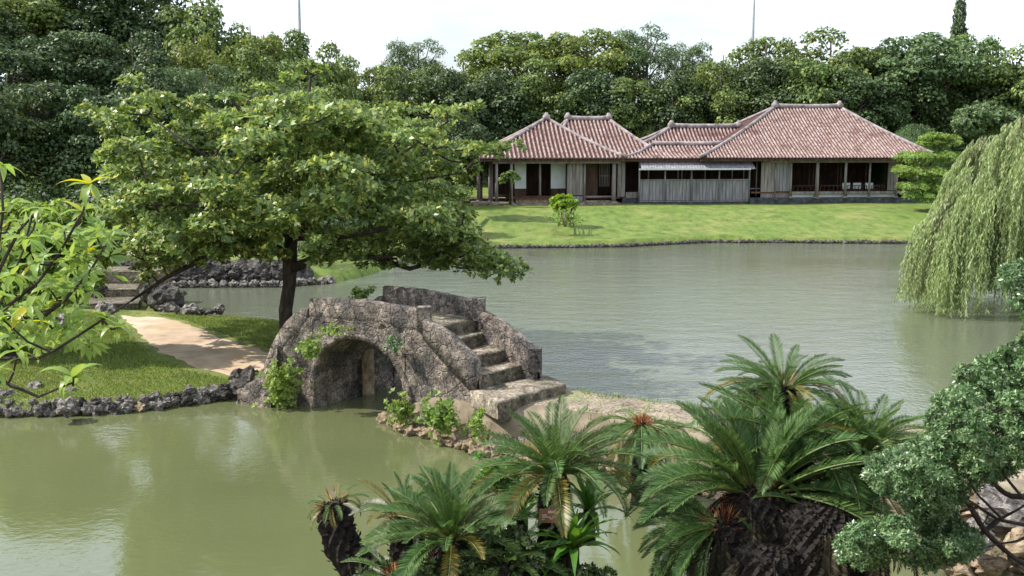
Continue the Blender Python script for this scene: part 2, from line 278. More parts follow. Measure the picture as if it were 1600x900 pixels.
def watermat():
    m, n, o = newmat('pond_water'); L = n.links.new
    g = n.nodes.new('ShaderNodeNewGeometry')
    p = n.nodes.new('ShaderNodeBsdfPrincipled'); p.inputs['Roughness'].default_value = .06; p.inputs['IOR'].default_value = 1.85
    a = n.nodes.new('ShaderNodeTexNoise'); a.inputs['Scale'].default_value = .12; a.inputs['Detail'].default_value = 3; L(g.outputs['Position'], a.inputs['Vector'])
    c = ramp(n, [(.35, (.1, .115, .05)), (.65, (.128, .142, .064))]); L(a.outputs['Fac'], c.inputs[0]); L(c.outputs[0], p.inputs['Base Color'])
    # ripples, raised by the wind in the open middle of the pond
    def nse(scale, stretch, detail=3, rough=.55):
        mpn = n.nodes.new('ShaderNodeMapping'); mpn.inputs['Scale'].default_value = stretch; L(g.outputs['Position'], mpn.inputs[0])
        k = n.nodes.new('ShaderNodeTexNoise'); k.inputs['Scale'].default_value = scale; k.inputs['Detail'].default_value = detail; k.inputs['Roughness'].default_value = rough
        L(mpn.outputs[0], k.inputs['Vector']); return k.outputs['Fac']
    def math_(op, x, y):
        k = n.nodes.new('ShaderNodeMath'); k.operation = op
        for i, q in enumerate((x, y)):
            if isinstance(q, (int, float)): k.inputs[i].default_value = q
            else: L(q, k.inputs[i])
        return k.outputs[0]
    r1 = nse(7.5, (.8, 1, 1)); r2 = nse(1.3, (.6, 1, 1), 2)
    hgt = math_('ADD', r1, math_('MULTIPLY', r2, 1.6))
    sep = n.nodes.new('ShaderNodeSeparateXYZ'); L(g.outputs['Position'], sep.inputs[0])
    patch = nse(.075, (.45, 1, 1), 3, .5)
    # sheltered water near the left bank and under the bridge is calm
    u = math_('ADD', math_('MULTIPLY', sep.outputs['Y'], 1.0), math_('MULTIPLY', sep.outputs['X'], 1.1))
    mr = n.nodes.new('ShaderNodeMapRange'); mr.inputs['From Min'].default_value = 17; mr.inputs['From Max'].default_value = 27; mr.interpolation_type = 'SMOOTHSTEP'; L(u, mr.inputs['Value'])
    # open water is coloured greyer, standing in for the sky it reflects
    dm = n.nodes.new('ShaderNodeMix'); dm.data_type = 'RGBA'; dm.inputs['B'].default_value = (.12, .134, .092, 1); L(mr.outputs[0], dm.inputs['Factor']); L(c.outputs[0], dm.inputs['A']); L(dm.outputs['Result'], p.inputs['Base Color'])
    pr = n.nodes.new('ShaderNodeMapRange'); pr.inputs['From Min'].default_value = .38; pr.inputs['From Max'].default_value = .62; pr.inputs['To Min'].default_value = .25; L(patch, pr.inputs['Value'])
    amp = math_('ADD', math_('MULTIPLY', math_('MULTIPLY', mr.outputs[0], pr.outputs[0]), .95), .12)
    bp = n.nodes.new('ShaderNodeBump'); bp.inputs['Distance'].default_value = .032; L(amp, bp.inputs['Strength']); L(hgt, bp.inputs['Height']); L(bp.outputs[0], p.inputs['Normal'])
    L(p.outputs[0], o.inputs[0]); return m
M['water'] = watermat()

# ------------------------------------------------------------------ land
ISLAND = [(-40, 22), (-12.5, 21.9), (-10.9, 22.0), (-9.6, 22.1), (-8.6, 22.35), (-7.8, 22.8), (-6.6, 23.6), (-6.0, 23.7), (-5.6, 23.2), (-4.9, 23.1), (-4.3, 23.3), (-3.6, 24.5), (-4.2, 26), (-5.2, 28.5), (-6.2, 31), (-7.6, 32.6), (-9.3, 32.9), (-11, 33.6), (-12.2, 36.5), (-15, 38), (-40, 38)]
SPIT = [(-2.6, 21.5), (-2.1, 20.7), (-1.3, 19.95), (-.3, 19.05), (1.2, 18.5), (2.2, 17.9), (3.4, 16.9), (4.5, 15.9), (5.4, 14.7), (6.1, 14.2), (9, 13.4), (40, 12), (40, 17.5), (12, 17.8), (8, 18.6), (5.5, 19.4), (3.5, 20.2), (2.3, 20.8), (1.4, 21.7), (.4, 22.2), (-.8, 22.7), (-1.9, 22.6)]
FAR = [(-60, 41.5), (-17, 42.2), (-13, 42.5), (-9.6, 42.6), (-7.4, 44), (-6.2, 47), (-5.0, 53), (-2.8, 57.0), (-1, 58.2), (2.5, 58.4), (6.5, 58.9), (9.3, 60.4), (12.2, 61.6), (18, 61.2), (24, 60.9), (29, 58), (27, 50), (22, 42), (19.3, 36), (18.7, 32.5), (30, 28), (90, 26), (150, 60), (150, 220), (-150, 220), (-150, 50)]
def sdist(poly, x, y):
    """positive inside"""
    P_ = np.array(poly); n = len(P_); d = np.full(x.shape, 1e9); ins = np.zeros(x.shape, bool)
    for i in range(n):
        a = P_[i]; b = P_[(i + 1) % n]; e = b - a
        t = np.clip(((x - a[0]) * e[0] + (y - a[1]) * e[1]) / (e @ e), 0, 1)
        d = np.minimum(d, np.hypot(x - a[0] - t * e[0], y - a[1] - t * e[1]))
        c = ((a[1] > y) != (b[1] > y)) & (x < (b[0] - a[0]) * (y - a[1]) / (b[1] - a[1] + 1e-12) + a[0]); ins ^= c
    return np.where(ins, d, -d)
def ss(t): t = np.clip(t, 0, 1); return t * t * (3 - 2 * t)
def wob(x, y, s): return np.sin(x * s * 1.3 + 1.7) * np.cos(y * s * 1.1 - .6) + .5 * np.sin(x * s * 2.9 + y * s * 2.3)
def height(x, y):
    x = np.asarray(x, float); y = np.asarray(y, float)
    z = np.full(x.shape, -.8)
    di = sdist(ISLAND, x, y); z = np.maximum(z, -.8 + ss((di + .25) / .4) * (1.14 + .1 * ss(di / 3) + .03 * wob(x, y, .8)))
    dsp = sdist(SPIT, x, y); z = np.maximum(z, -.8 + ss((dsp + .35) / .9) * (1.66 + .03 * wob(x, y, 1.1)))
    df = sdist(FAR, x, y)
    lawn = .34 + .93 * ss((y - 61) / 15.0) + .6 * ss((y - 84) / 20)
    left = ss((-x - 7.5) / 2.5) * ss((50 - y) / 7)        # higher bank behind its rock wall
    base = lawn * (1 - left) + (.06 + .9 * ss((df - .55) / .5)) * left
    hill = 8.5 * ss((-x - 9 - (y - 60) * .1) / 26) * ss((y - 44) / 34) + 1.5 * ss((y - 88) / 30)
    z = np.maximum(z, -.8 + ss((df + .25) / .5) * (.8 + base + hill + .04 * wob(x, y, .25)))
    # the slope on which the photographer stands
    bank = np.interp(y, [-8, 2.5, 5, 7, 9, 10, 11, 12, 12.9, 13.4, 14], [4.4, 4.4, 3.6, 2.75, 1.75, 1.3, .9, .5, .12, -.3, -.8])
    shift = 1.1 * ss((x + 4.5) / 3) - 1.4
    bank = np.interp(y - shift, [-8, 2.5, 5, 7, 9, 10, 11, 12, 12.9, 13.4, 14], [4.4, 4.4, 3.6, 2.75, 1.75, 1.3, .9, .5, .12, -.3, -.8])
    z = np.maximum(z, bank)
    return z
def gh(x, y): return float(height(np.array([x]), np.array([y]))[0])
def sheet(name, x0, x1, y0, y1, c, mat, kind='structure'):
    xs = np.arange(x0, x1 + c * .5, c); ys = np.arange(y0, y1 + c * .5, c); X, Y = np.meshgrid(xs, ys); Z = height(X, Y)
    nx, ny = len(xs), len(ys); v = np.stack([X.ravel(), Y.ravel(), Z.ravel()], 1)
    i = np.arange(nx * ny).reshape(ny, nx); f = np.stack([i[:-1, :-1].ravel(), i[:-1, 1:].ravel(), i[1:, 1:].ravel(), i[1:, :-1].ravel()], 1)
    keep = Z.ravel()[f].max(1) > -.79; f = f[keep]
    me = mesh_np(name, v, f, mat, smooth=True); return tag(link(name, me), kind=kind)
sheet('lawn_island', -22, -3.4, 21, 39, .15, M['grass'])
sheet('spit', -3.25, 17, 11.6, 24, .15, M['earth'])
sheet('lawn', -44, 56, 40, 126, .5, M['grass_far'])
def bank_sheet():
    xs = np.arange(-14, 14.1, .25); ys = np.concatenate([np.arange(-8, 11.4, .25)]); X, Y = np.meshgrid(xs, ys); Z = height(X, Y); nx, ny = len(xs), len(ys)
    i = np.arange(nx * ny).reshape(ny, nx); f = np.stack([i[:-1, :-1].ravel(), i[:-1, 1:].ravel(), i[1:, 1:].ravel(), i[1:, :-1].ravel()], 1)
    me = mesh_np('near_bank', np.stack([X.ravel(), Y.ravel(), Z.ravel()], 1), f, M['earth'], True); tag(link('near_bank', me), kind='structure')
bank_sheet()
def flat(name, x0, x1, y0, y1, z, mat):
    me = mesh_np(name, [(x0, y0, z), (x1, y0, z), (x1, y1, z), (x0, y1, z)], [(0, 1, 2, 3)], mat); return tag(link(name, me), kind='structure')
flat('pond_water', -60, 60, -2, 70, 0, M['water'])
flat('pond_bed', -70, 70, -9, 80, -.85, M['earth'])
# country beyond, out to the horizon: one sheet with a hole where the garden lies
v = [(-3000, -3000, -.9), (3000, -3000, -.9), (3000, 5000, 2.4), (-3000, 5000, 2.4), (-70, -9, -.9), (70, -9, -.9), (56, 126, 3.2), (-44, 126, 8.2)]
tag(link('ground', mesh_np('ground', v, [(0, 1, 5, 4), (1, 2, 6, 5), (2, 3, 7, 6), (3, 0, 4, 7)], M['grass_far'])), kind='structure')

def loft_path(name, left, right, mat, nseg=40, ncr=12, lift=.018):
    def interp(pl, t):
        pl = [Vector(p) for p in pl]; k = t * (len(pl) - 1); i = min(int(k), len(pl) - 2); return pl[i].lerp(pl[i + 1], k - i)
    vs = []
    for a in range(nseg + 1):
        l = interp(left, a / nseg); r = interp(right, a / nseg)
        for b in range(ncr + 1):
            t = b / ncr; p = l.lerp(r, t); e = abs(2 * t - 1)
            edge = max(e ** 6, (abs(2 * a / nseg - 1)) ** 14)
            p.z = gh(p.x, p.y) + lift - .07 * edge * (1.0 + .9 * noise.noise(Vector((p.x * 1.7, p.y * 1.7, 0)))) + .012 * noise.noise(Vector((p.x * 2.3, p.y * 2.3, 5)))
            vs.append(tuple(p))
    w_ = ncr + 1; fs = [(a * w_ + b, a * w_ + b + 1, (a + 1) * w_ + b + 1, (a + 1) * w_ + b) for a in range(nseg) for b in range(ncr)]
    return tag(link(name, mesh_np(name, vs, fs, mat, False)), kind='structure')
zz = .42
loft_path('sandy_path', [P(180, 488, zz), P(193, 510, zz), P(215, 535, zz), P(240, 560, zz), P(285, 577, zz), P(340, 586, zz), P(385, 592, zz)],
          [P(245, 488, zz), P(292, 500, zz), P(335, 517, zz), P(375, 532, zz), P(410, 540, zz), P(440, 548, zz), P(450, 560, zz)], M['sand'])
loft_path('spit_path', [(-.2, 19.75, 0), (1.4, 18.95, 0), (3.0, 17.9, 0), (5.0, 16.6, 0), (7.0, 14.9, 0), (12, 13.6, 0)],
          [(1.1, 21.5, 0), (2.4, 20.5, 0), (4, 19.7, 0), (6, 18.9, 0), (9, 17.8, 0), (14, 17.2, 0)], M['sand2'])

# ------------------------------------------------------------------ leaves
def unit(a): return a / (np.linalg.norm(a, axis=-1, keepdims=True) + 1e-9)
def leaf_quads(pos, axis, nor, L, W, fold=.18):
    """one folded diamond per leaf: base, side, tip, side"""
    n = len(pos); axis = unit(axis); side = unit(np.cross(axis, nor)); nor = np.cross(side, axis)
    L = np.broadcast_to(np.asarray(L, float), (n,))[:, None]; W = np.broadcast_to(np.asarray(W, float), (n,))[:, None]
    b = pos; t = pos + axis * L; m = pos + axis * L * .5; s1 = m + side * W * .5 + nor * W * fold; s2 = m - side * W * .5 + nor * W * fold
    v = np.stack([b, s1, t, s2], 1).reshape(-1, 3); f = np.arange(n * 4).reshape(n, 4)
    return v, f
def merge(parts):
    vs, fs, o = [], [], 0
    for v, f in parts: vs.append(v); fs.append(f + o); o += len(v)
    return np.concatenate(vs), np.concatenate(fs)
def pad_leaves(rng, pads, n_each, L, W, jitter=.55, top=.55, droop=.25, shell=.35):
    """leaf sprays over flattened clumps; pads (k,6): centre and radii"""
    pads = np.asarray(pads, float); vol = (pads[:, 3] * pads[:, 4]) ** 1.0; cnt = np.maximum(4, (n_each * vol / vol.mean()).astype(int))
    idx = np.repeat(np.arange(len(pads)), cnt); n = len(idx)
    d = unit(rng.normal(size=(n, 3))); flip = (d[:, 2] < 0) & (rng.random(n) < top); d[flip, 2] *= -1
    r = 1 - shell * rng.random(n) ** 1.5; c = pads[idx, :3]; rad = pads[idx, 3:]
    bump = 1 + .16 * np.sin(d[:, 0] * 7 + idx) * np.cos(d[:, 1] * 6 + idx * 2.1)
    pos = c + d * rad * (r * bump)[:, None]
    nor = unit(unit(d / rad) + rng.normal(size=(n, 3)) * jitter + np.array([0, 0, .35]))
    ax = rng.normal(size=(n, 3)) + d * .6; ax -= nor * (ax * nor).sum(1, keepdims=True); ax = unit(ax); ax[:, 2] -= droop
    s = rng.uniform(.7, 1.3, n); return leaf_quads(pos, ax, nor, L * s, W * s)
def rosettes(rng, centres, dirs, k, L, W, spread=1.0, droop=.1):
    """whorls of k leaves round each twig end"""
    n = len(centres); dirs = unit(dirs); a = unit(np.cross(dirs, rng.normal(size=(n, 3)))); b = np.cross(dirs, a); out = []
    for j in range(k):
        t = 2 * PI * j / k + rng.uniform(-.3, .3, n); el = rng.uniform(.15, .75, n) * spread
        rad = a * np.cos(t)[:, None] + b * np.sin(t)[:, None]
        ax = unit(rad * np.cos(el)[:, None] + dirs * np.sin(el)[:, None]); nor = unit(dirs * np.cos(el)[:, None] - rad * np.sin(el)[:, None] + rng.normal(size=(n, 3)) * .2)
        ax = ax + np.array([0, 0, -droop]); s = rng.uniform(.65, 1.2, n)
        out.append(leaf_quads(centres + ax * L * .08, ax, nor, L * s, W * s))
    return merge(out)

# ------------------------------------------------------------------ tree kinds (unit crown about 1 wide in x,y; height 1, base at 0)
rng = np.random.default_rng(7)
def tree_kind(name, seed, lo, npad, padr, nleaf, L, W, mat, shape='dome', barkm='bark_grey', squash=.7, shell=.35):
    """built for a tree 12 m tall, crown 9 m wide; scaled when placed"""
    rg = np.random.default_rng(seed); rr = random.Random(seed); HT = 12.0; RX = 4.5
    pads = []
    zc = HT * (lo + 1) / 2; rz = HT * (1 - lo) / 2
    tries = 0
    while len(pads) < npad and tries < 4000:
        tries += 1
        d = rg.normal(size=3); d /= np.linalg.norm(d)
        if shape in ('broad', 'airy') and d[2] < -.15: continue
        if shape == 'pine' and rg.random() < .3: d[2] = abs(d[2])
        q = .45 + .55 * rg.random() ** .6
        if shape == 'cone':
            t = rg.random() ** .8; zz_ = HT * (lo + (1 - lo) * t); rad = RX * (1 - t) * .95 + .2; an = rg.uniform(0, 2 * PI)
            c = np.array([math.cos(an) * rad * .8, math.sin(an) * rad * .8, zz_]); pr = padr * (.4 + .6 * (1 - t))
        else:
            c = np.array([d[0] * RX * q * .82, d[1] * RX * q * .82, zc + d[2] * rz * q * .82 - (rz * .1)]); pr = padr * rg.uniform(.7, 1.25)
        if any(np.linalg.norm((c - p[:3]) * np.array([1, 1, 1.4])) < padr * (.62 if shape != 'airy' else .95) for p in pads): continue
        pads.append([*c, pr, pr, pr * squash])
    v, f = pad_leaves(rg, pads, nleaf // len(pads), L, W, jitter=.5, shell=shell)
    crown = mesh_np(name + '_crown', v, f, M[mat])
    mb = MB(); tr = .26
    lean = Vector((rr.uniform(-.4, .4), rr.uniform(-.4, .4), 0)); pts = [Vector((0, 0, -.4)) + lean * 0, Vector((0, 0, HT * lo * .5)) + lean * .5, Vector((0, 0, HT * lo)) + lean, Vector((0, 0, zc)) + lean * 1.2, Vector((0, 0, HT * .86)) + lean]
    mb.tube(pts, [tr * 1.35, tr, tr * .85, tr * .5, .05], 8)
    for p in pads[:26]:
        e = Vector(p[:3]); s_ = Vector((lean.x, lean.y, max(HT * lo * .7, e.z - (e - Vector((0, 0, e.z))).length * .9)))
        m_ = s_.lerp(e, .5) + Vector((rr.uniform(-.3, .3), rr.uniform(-.3, .3), -.25 + rr.uniform(-.2, .2)))
        mb.tube([s_, m_, e], [tr * .4, tr * .25, .03], 5, cap=False)
    return crown, mb.mesh(name + '_trunk', M[barkm], True)
KIND = {}
KIND['dense_a'] = tree_kind('dense_a', 1, .12, 54, 1.25, 15000, .30, .22, 'lf_forest')
KIND['dense_b'] = tree_kind('dense_b', 2, .1, 60, 1.15, 15000, .30, .22, 'lf_forest', squash=.8)
KIND['dark_a'] = tree_kind('dark_a', 3, .08, 54, 1.25, 14000, .30, .22, 'lf_dark')
KIND['dark_b'] = tree_kind('dark_b', 4, .12, 60, 1.2, 14000, .30, .2, 'lf_dark', squash=.8)
KIND['yel'] = tree_kind('yel', 5, .12, 56, 1.15, 14000, .28, .2, 'lf_yel')
KIND['airy_a'] = tree_kind('airy_a', 6, .3, 46, 1.05, 12500, .26, .18, 'lf_yel', shape='dome', squash=.6)
KIND['airy_b'] = tree_kind('airy_b', 8, .34, 38, 1.05, 9500, .26, .18, 'lf_pine', shape='airy', squash=.5)
KIND['pine'] = tree_kind('pine', 9, .3, 44, 1.0, 13000, .3, .09, 'lf_pine', shape='pine', squash=.55)
KIND['cone'] = tree_kind('cone', 10, .1, 90, 1.1, 14000, .5, .22, 'lf_dark', shape='cone', squash=.7)
TREE_GROUP = 'trees of the wood round the pond'
NAMES = {'dense_a': 'broadleaf_tree', 'dense_b': 'broadleaf_tree', 'dark_a': 'evergreen_tree', 'dark_b': 'evergreen_tree', 'yel': 'broadleaf_tree', 'airy_a': 'spreading_tree', 'airy_b': 'spreading_tree', 'pine': 'pine_tree', 'cone': 'conifer_tree'}
def tree(kind, px, top, wpx, D, label, group=TREE_GROUP, base=None, rz=None, name=None, cat='tree'):
    t = Q(px, top, D); gz = gh(t.x, t.y) if base is None else base
    wm = wpx * D / F; ht = t.z - gz
    o = empty(name or NAMES[kind], (t.x, t.y, gz), label, cat, group, rz=(px * 1.37 + top) if rz is None else rz)
    o.scale = (wm / 9.0 * 1.05, wm / 9.0 * 1.05, ht / 12.0)
    c = bpy.data.objects.new('crown', KIND[kind][0]); COL.objects.link(c); c.parent = o
    k = bpy.data.objects.new('trunk', KIND[kind][1]); COL.objects.link(k); k.parent = o
    return o

FOREST = [
 # skyline behind the villa, from the hill rightwards
 ('dense_a', 548, 78, 110, 105, 'rounded green tree in the dip of the skyline where the hill ends'),
 ('dense_b', 592, 84, 120, 98, 'green tree filling the skyline dip just before the feathery pine'),
 ('pine', 652, 38, 120, 109, 'feathery pine rising out of the skyline first after the dip'),
 ('yel', 722, 58, 125, 107, 'yellow-green tree beside the feathery pine on the skyline'),
 ('airy_a', 812, 30, 215, 111, 'broad open-crowned tree with sky showing through its branches, over the square pavilion'),
 ('airy_a', 915, 26, 190, 108, 'open-crowned yellow-green tree with bare limbs against the sky, next to the tall pale pine'),
 ('pine', 1012, 15, 150, 109, 'tall pale pine, the highest crown of the wood above the middle of the villa'),
 ('pine', 1068, 42, 110, 112, 'smaller pale pine leaning out beside the tallest pine'),
 ('yel', 1128, 56, 130, 108, 'yellow-green rounded tree at the foot of the thin mast over the main roof'),
 ('dense_b', 1205, 36, 150, 106, 'dense round-headed tree directly behind the ridge of the main roof'),
 ('dense_a', 1292, 30, 180, 107, 'large dense tree with pale leaf clumps above the right end of the main roof'),
 ('dark_b', 1372, 52, 120, 111, 'dark narrow tree between two large domes over the end of the main roof'),
 ('airy_b', 1448, 26, 190, 106, 'wide open tree with bare lower limbs over the grassy mound'),
 ('dense_b', 1520, 32, 140, 110, 'grey-green tree below the lone conifer tip'),
 ('dense_a', 1592, 62, 150, 105, 'tree of the skyline at the frame edge behind the willow'),
 ('dark_a', 1680, 70, 160, 105, 'tree outside the last skyline crown on the willow side'),
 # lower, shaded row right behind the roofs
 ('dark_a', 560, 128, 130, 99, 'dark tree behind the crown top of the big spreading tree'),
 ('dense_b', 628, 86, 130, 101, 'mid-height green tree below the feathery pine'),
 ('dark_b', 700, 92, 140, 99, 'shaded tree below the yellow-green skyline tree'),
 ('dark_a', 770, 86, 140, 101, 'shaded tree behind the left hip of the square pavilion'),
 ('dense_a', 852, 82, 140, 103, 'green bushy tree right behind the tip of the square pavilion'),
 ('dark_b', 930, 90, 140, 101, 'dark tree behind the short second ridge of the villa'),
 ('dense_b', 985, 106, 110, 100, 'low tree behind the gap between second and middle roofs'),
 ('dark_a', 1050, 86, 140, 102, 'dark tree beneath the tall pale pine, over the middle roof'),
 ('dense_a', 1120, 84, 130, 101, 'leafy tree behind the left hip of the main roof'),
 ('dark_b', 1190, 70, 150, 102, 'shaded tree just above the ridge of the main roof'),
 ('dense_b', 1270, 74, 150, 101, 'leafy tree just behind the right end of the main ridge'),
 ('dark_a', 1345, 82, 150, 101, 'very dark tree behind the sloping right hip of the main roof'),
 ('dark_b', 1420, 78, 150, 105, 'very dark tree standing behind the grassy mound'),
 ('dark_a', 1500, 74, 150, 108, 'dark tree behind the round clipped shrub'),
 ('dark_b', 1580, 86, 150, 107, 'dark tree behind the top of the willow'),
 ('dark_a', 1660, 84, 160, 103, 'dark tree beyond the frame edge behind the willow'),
 # the hill, skyline
 ('dense_a', 505, 52, 110, 82, 'last green tree down the hill crest before the dip'),
 ('dense_b', 448, 22, 130, 80, 'tree on the hill crest at the foot of the mast beside the hill'),
 ('yel', 392, 0, 140, 78, 'sunlit yellow-green tree high on the hill crest'),
 ('dense_a', 318, -40, 160, 80, 'tree on the hill crest touching the top of the picture'),
 ('dark_b', 230, -60, 170, 82, 'dark tree high on the hill, cut by the top of the picture'),
 ('dark_a', 130, -70, 180, 80, 'dark tree near the hilltop above the shaded hollow'),
 ('dense_b', 30, -60, 190, 78, 'tree in the top corner of the hill'),
 ('dark_b', -70, -30, 190, 72, 'tree at the outer edge of the hill'),
 # the hill, middle
 ('yel', 300, 22, 130, 72, 'bright tree in the middle of the hill face'),
 ('dense_b', 388, 52, 130, 72, 'sunlit tree on the hill face above the spreading tree'),
 ('dense_a', 462, 82, 130, 73, 'green tree low on the hill shoulder by the dip'),
 ('dark_a', 205, 20, 150, 70, 'dark tree in the middle of the hill face'),
 ('dark_b', 105, 30, 170, 68, 'shaded tree over the dark hollow on the hill'),
 ('dark_a', 5, 40, 180, 64, 'shaded tree at the frame edge of the hill, upper'),
 ('pine', 320, 78, 150, 66, 'flat-topped pine on the lower hill face'),
 ('dense_a', 520, 120, 130, 76, 'tree at the foot of the hill above the spreading tree'),
 ('pine', 420, 106, 130, 66, 'second flat-topped pine further along the lower hill face'),
 # the hill, foot
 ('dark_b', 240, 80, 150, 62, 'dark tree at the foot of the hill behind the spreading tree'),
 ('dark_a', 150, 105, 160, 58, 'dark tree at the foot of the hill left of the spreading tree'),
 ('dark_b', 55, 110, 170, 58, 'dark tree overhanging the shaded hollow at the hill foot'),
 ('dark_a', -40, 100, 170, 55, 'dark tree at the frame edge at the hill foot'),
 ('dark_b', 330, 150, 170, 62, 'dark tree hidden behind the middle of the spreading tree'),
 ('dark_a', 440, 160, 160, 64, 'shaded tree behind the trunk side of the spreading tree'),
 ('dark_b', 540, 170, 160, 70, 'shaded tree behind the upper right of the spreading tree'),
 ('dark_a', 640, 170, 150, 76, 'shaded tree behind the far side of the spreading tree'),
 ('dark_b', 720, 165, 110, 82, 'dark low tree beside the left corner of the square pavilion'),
]
for k in FOREST: tree(*k)
tree('cone', 1502, -12, 62, 138, 'slender dark conifer tip standing above the skyline', group=None)

tree('dense_b', 668, 255, 130, 62, 'leafy tree on the far lawn hidden behind the edge of the spreading tree', group=None)
# undergrowth that reads as one dark mass behind the villa and at the hill's foot
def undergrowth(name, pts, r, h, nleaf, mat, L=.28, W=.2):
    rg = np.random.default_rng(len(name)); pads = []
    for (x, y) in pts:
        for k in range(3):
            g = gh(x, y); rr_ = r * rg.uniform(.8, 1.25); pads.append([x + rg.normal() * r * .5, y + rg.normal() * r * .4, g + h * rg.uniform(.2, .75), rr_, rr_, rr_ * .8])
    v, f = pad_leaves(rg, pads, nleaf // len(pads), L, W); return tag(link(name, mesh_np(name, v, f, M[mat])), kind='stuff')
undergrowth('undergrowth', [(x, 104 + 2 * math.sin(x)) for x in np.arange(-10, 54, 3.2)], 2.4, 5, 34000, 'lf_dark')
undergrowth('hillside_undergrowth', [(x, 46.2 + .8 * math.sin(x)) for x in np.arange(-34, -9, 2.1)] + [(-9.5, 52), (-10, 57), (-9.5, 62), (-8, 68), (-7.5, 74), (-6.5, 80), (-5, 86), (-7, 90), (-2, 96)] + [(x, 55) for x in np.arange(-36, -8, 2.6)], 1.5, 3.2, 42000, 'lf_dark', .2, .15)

# ------------------------------------------------------------------ rocks
def rock_mesh(name, seed, mat, sub=3, amp=.34):
    bm = bmesh.new(); bmesh.ops.create_icosphere(bm, subdivisions=sub, radius=.5); of = Vector((seed * 7.3, seed * 3.1, seed * 1.7))
    for v_ in bm.verts:
        d = v_.co.normalized(); n1 = noise.noise(d * 1.6 + of); n2 = noise.noise(d * 4.2 + of); n3 = abs(noise.noise(d * 8.5 + of))
        v_.co = d * (.5 * (1 + amp * n1 * 1.4 + amp * .8 * n2 - amp * .7 * n3))
    me = bpy.data.meshes.new(name); bm.to_mesh(me); bm.free(); me.materials.append(M[mat]); return me
ROCK = {m: [rock_mesh('rock_' + m, s, m, 3) for s in range(6)] for m in ('rock', 'rock_dark', 'rock_tan')}
rr = random.Random(3)
def put_rock(name, p, s, mat='rock', parent=None, label=None, cat=None, group=None):
    o = bpy.data.objects.new(name, rr.choice(ROCK[mat])); COL.objects.link(o)
    o.rotation_euler = (rr.uniform(-.4, .4), rr.uniform(-.4, .4), rr.uniform(0, 6.28)); o.scale = s
    if parent: o.parent = parent; o.location = Vector(p) - parent.location
    else: o.location = p
    return tag(o, label, cat, group)
def resample(pl, step):
    pl = [Vector(p) for p in pl]; out = []; carry = 0
    for a, b in zip(pl, pl[1:]):
        L_ = (b - a).length; t = carry
        while t < L_: out.append((a.lerp(b, t / L_), (b - a).normalized())); t += step
        carry = t - L_
    return out
# stone edging of the grassy island
edge = empty('stone_edging', (-8, 22.6, 0), 'rough row of pitted grey stones edging the near shore of the grassy island', 'stone edging')
E1 = [(-13.2, 21.85, 0), (-10.9, 22.0, 0), (-9.6, 22.1, 0), (-8.6, 22.35, 0), (-7.8, 22.8, 0), (-6.6, 23.55, 0), (-6.1, 23.75, 0), (-5.7, 23.3, 0)]
for k, (p, d) in enumerate(resample(E1, .21)):
    s = rr.uniform(.2, .34); dark = p.x > -7.2
    put_rock('stone', (p.x + rr.uniform(-.04, .04), p.y + .02 + rr.uniform(-.06, .06), rr.uniform(.06, .14)), (s * 1.25, s, s * rr.uniform(.8, 1.1)), 'rock_dark' if (dark and rr.random() < .5) or rr.random() < .12 else ('rock_tan' if rr.random() < .12 else 'rock'), edge)
for k, (p, d) in enumerate(resample(E1, .26)):
    s = rr.uniform(.18, .3) * (1.25 if p.x > -7.5 else 1)
    put_rock('stone', (p.x + rr.uniform(-.05, .05), p.y + .12 + rr.uniform(-.04, .08), .24 + rr.uniform(-.03, .08)), (s * 1.25, s, s * .8), 'rock_dark' if rr.random() < .2 else 'rock', edge)
E2 = [(-5.0, 28.3, 0), (-6.2, 31, 0), (-7.6, 32.5, 0), (-9.3, 32.85, 0)]
for k, (p, d) in enumerate(resample(E2, .8)):
    s = rr.uniform(.2, .34); put_rock('stone', (p.x, p.y, .2), (s * 1.4, s, s * .6), 'rock_dark', edge)
# revetment below the steps and along the spit
rev = empty('stone_revetment', (0, 19.3, 0), 'tan stone footing along the water below the bridge steps and the sandy spit', 'stone footing')
E3 = [(-2.75, 21.6, 0), (-2.2, 20.7, 0), (-1.4, 19.95, 0), (-.4, 19.05, 0), (1.1, 18.45, 0), (2.2, 17.85, 0), (3.4, 16.85, 0), (4.5, 15.85, 0), (5.4, 14.65, 0), (6.1, 14.15, 0), (9.0, 13.3, 0)]
for k, (p, d) in enumerate(resample(E3, .24)):
    nrm = Vector((-d.y, d.x, 0)); s = rr.uniform(.22, .36)
    put_rock('stone', Vector((p.x, p.y, .05 + rr.uniform(-.03, .05))) + nrm * rr.uniform(-.03, .1), (s * 1.2, s, s * .8), 'rock_tan', rev)
for row in (1, 2):
    for k, (p, d) in enumerate(resample(E3[:-2], .34)):
        nrm = Vector((-d.y, d.x, 0)); s = rr.uniform(.2, .34)
        put_rock('stone', Vector((p.x, p.y, .1 + .2 * row + rr.uniform(-.04, .04))) + nrm * (.1 + .22 * row), (s * 1.25, s, s * .75), 'rock_tan' if rr.random() < .55 else 'rock', rev)
# far side of the spit
E3b = [(-1.9, 22.7, 0), (-.8, 22.75, 0), (.4, 22.25, 0), (1.45, 21.75, 0), (2.3, 20.85, 0), (3.5, 20.25, 0), (5.5, 19.45, 0), (8, 18.7, 0), (12, 17.9, 0)]
for k, (p, d) in enumerate(resample(E3b, .5)):
    s = rr.uniform(.3, .45); put_rock('stone', (p.x, p.y - .1, .3), (s * 1.3, s, s * .9), 'rock_tan' if rr.random() < .6 else 'rock', rev)
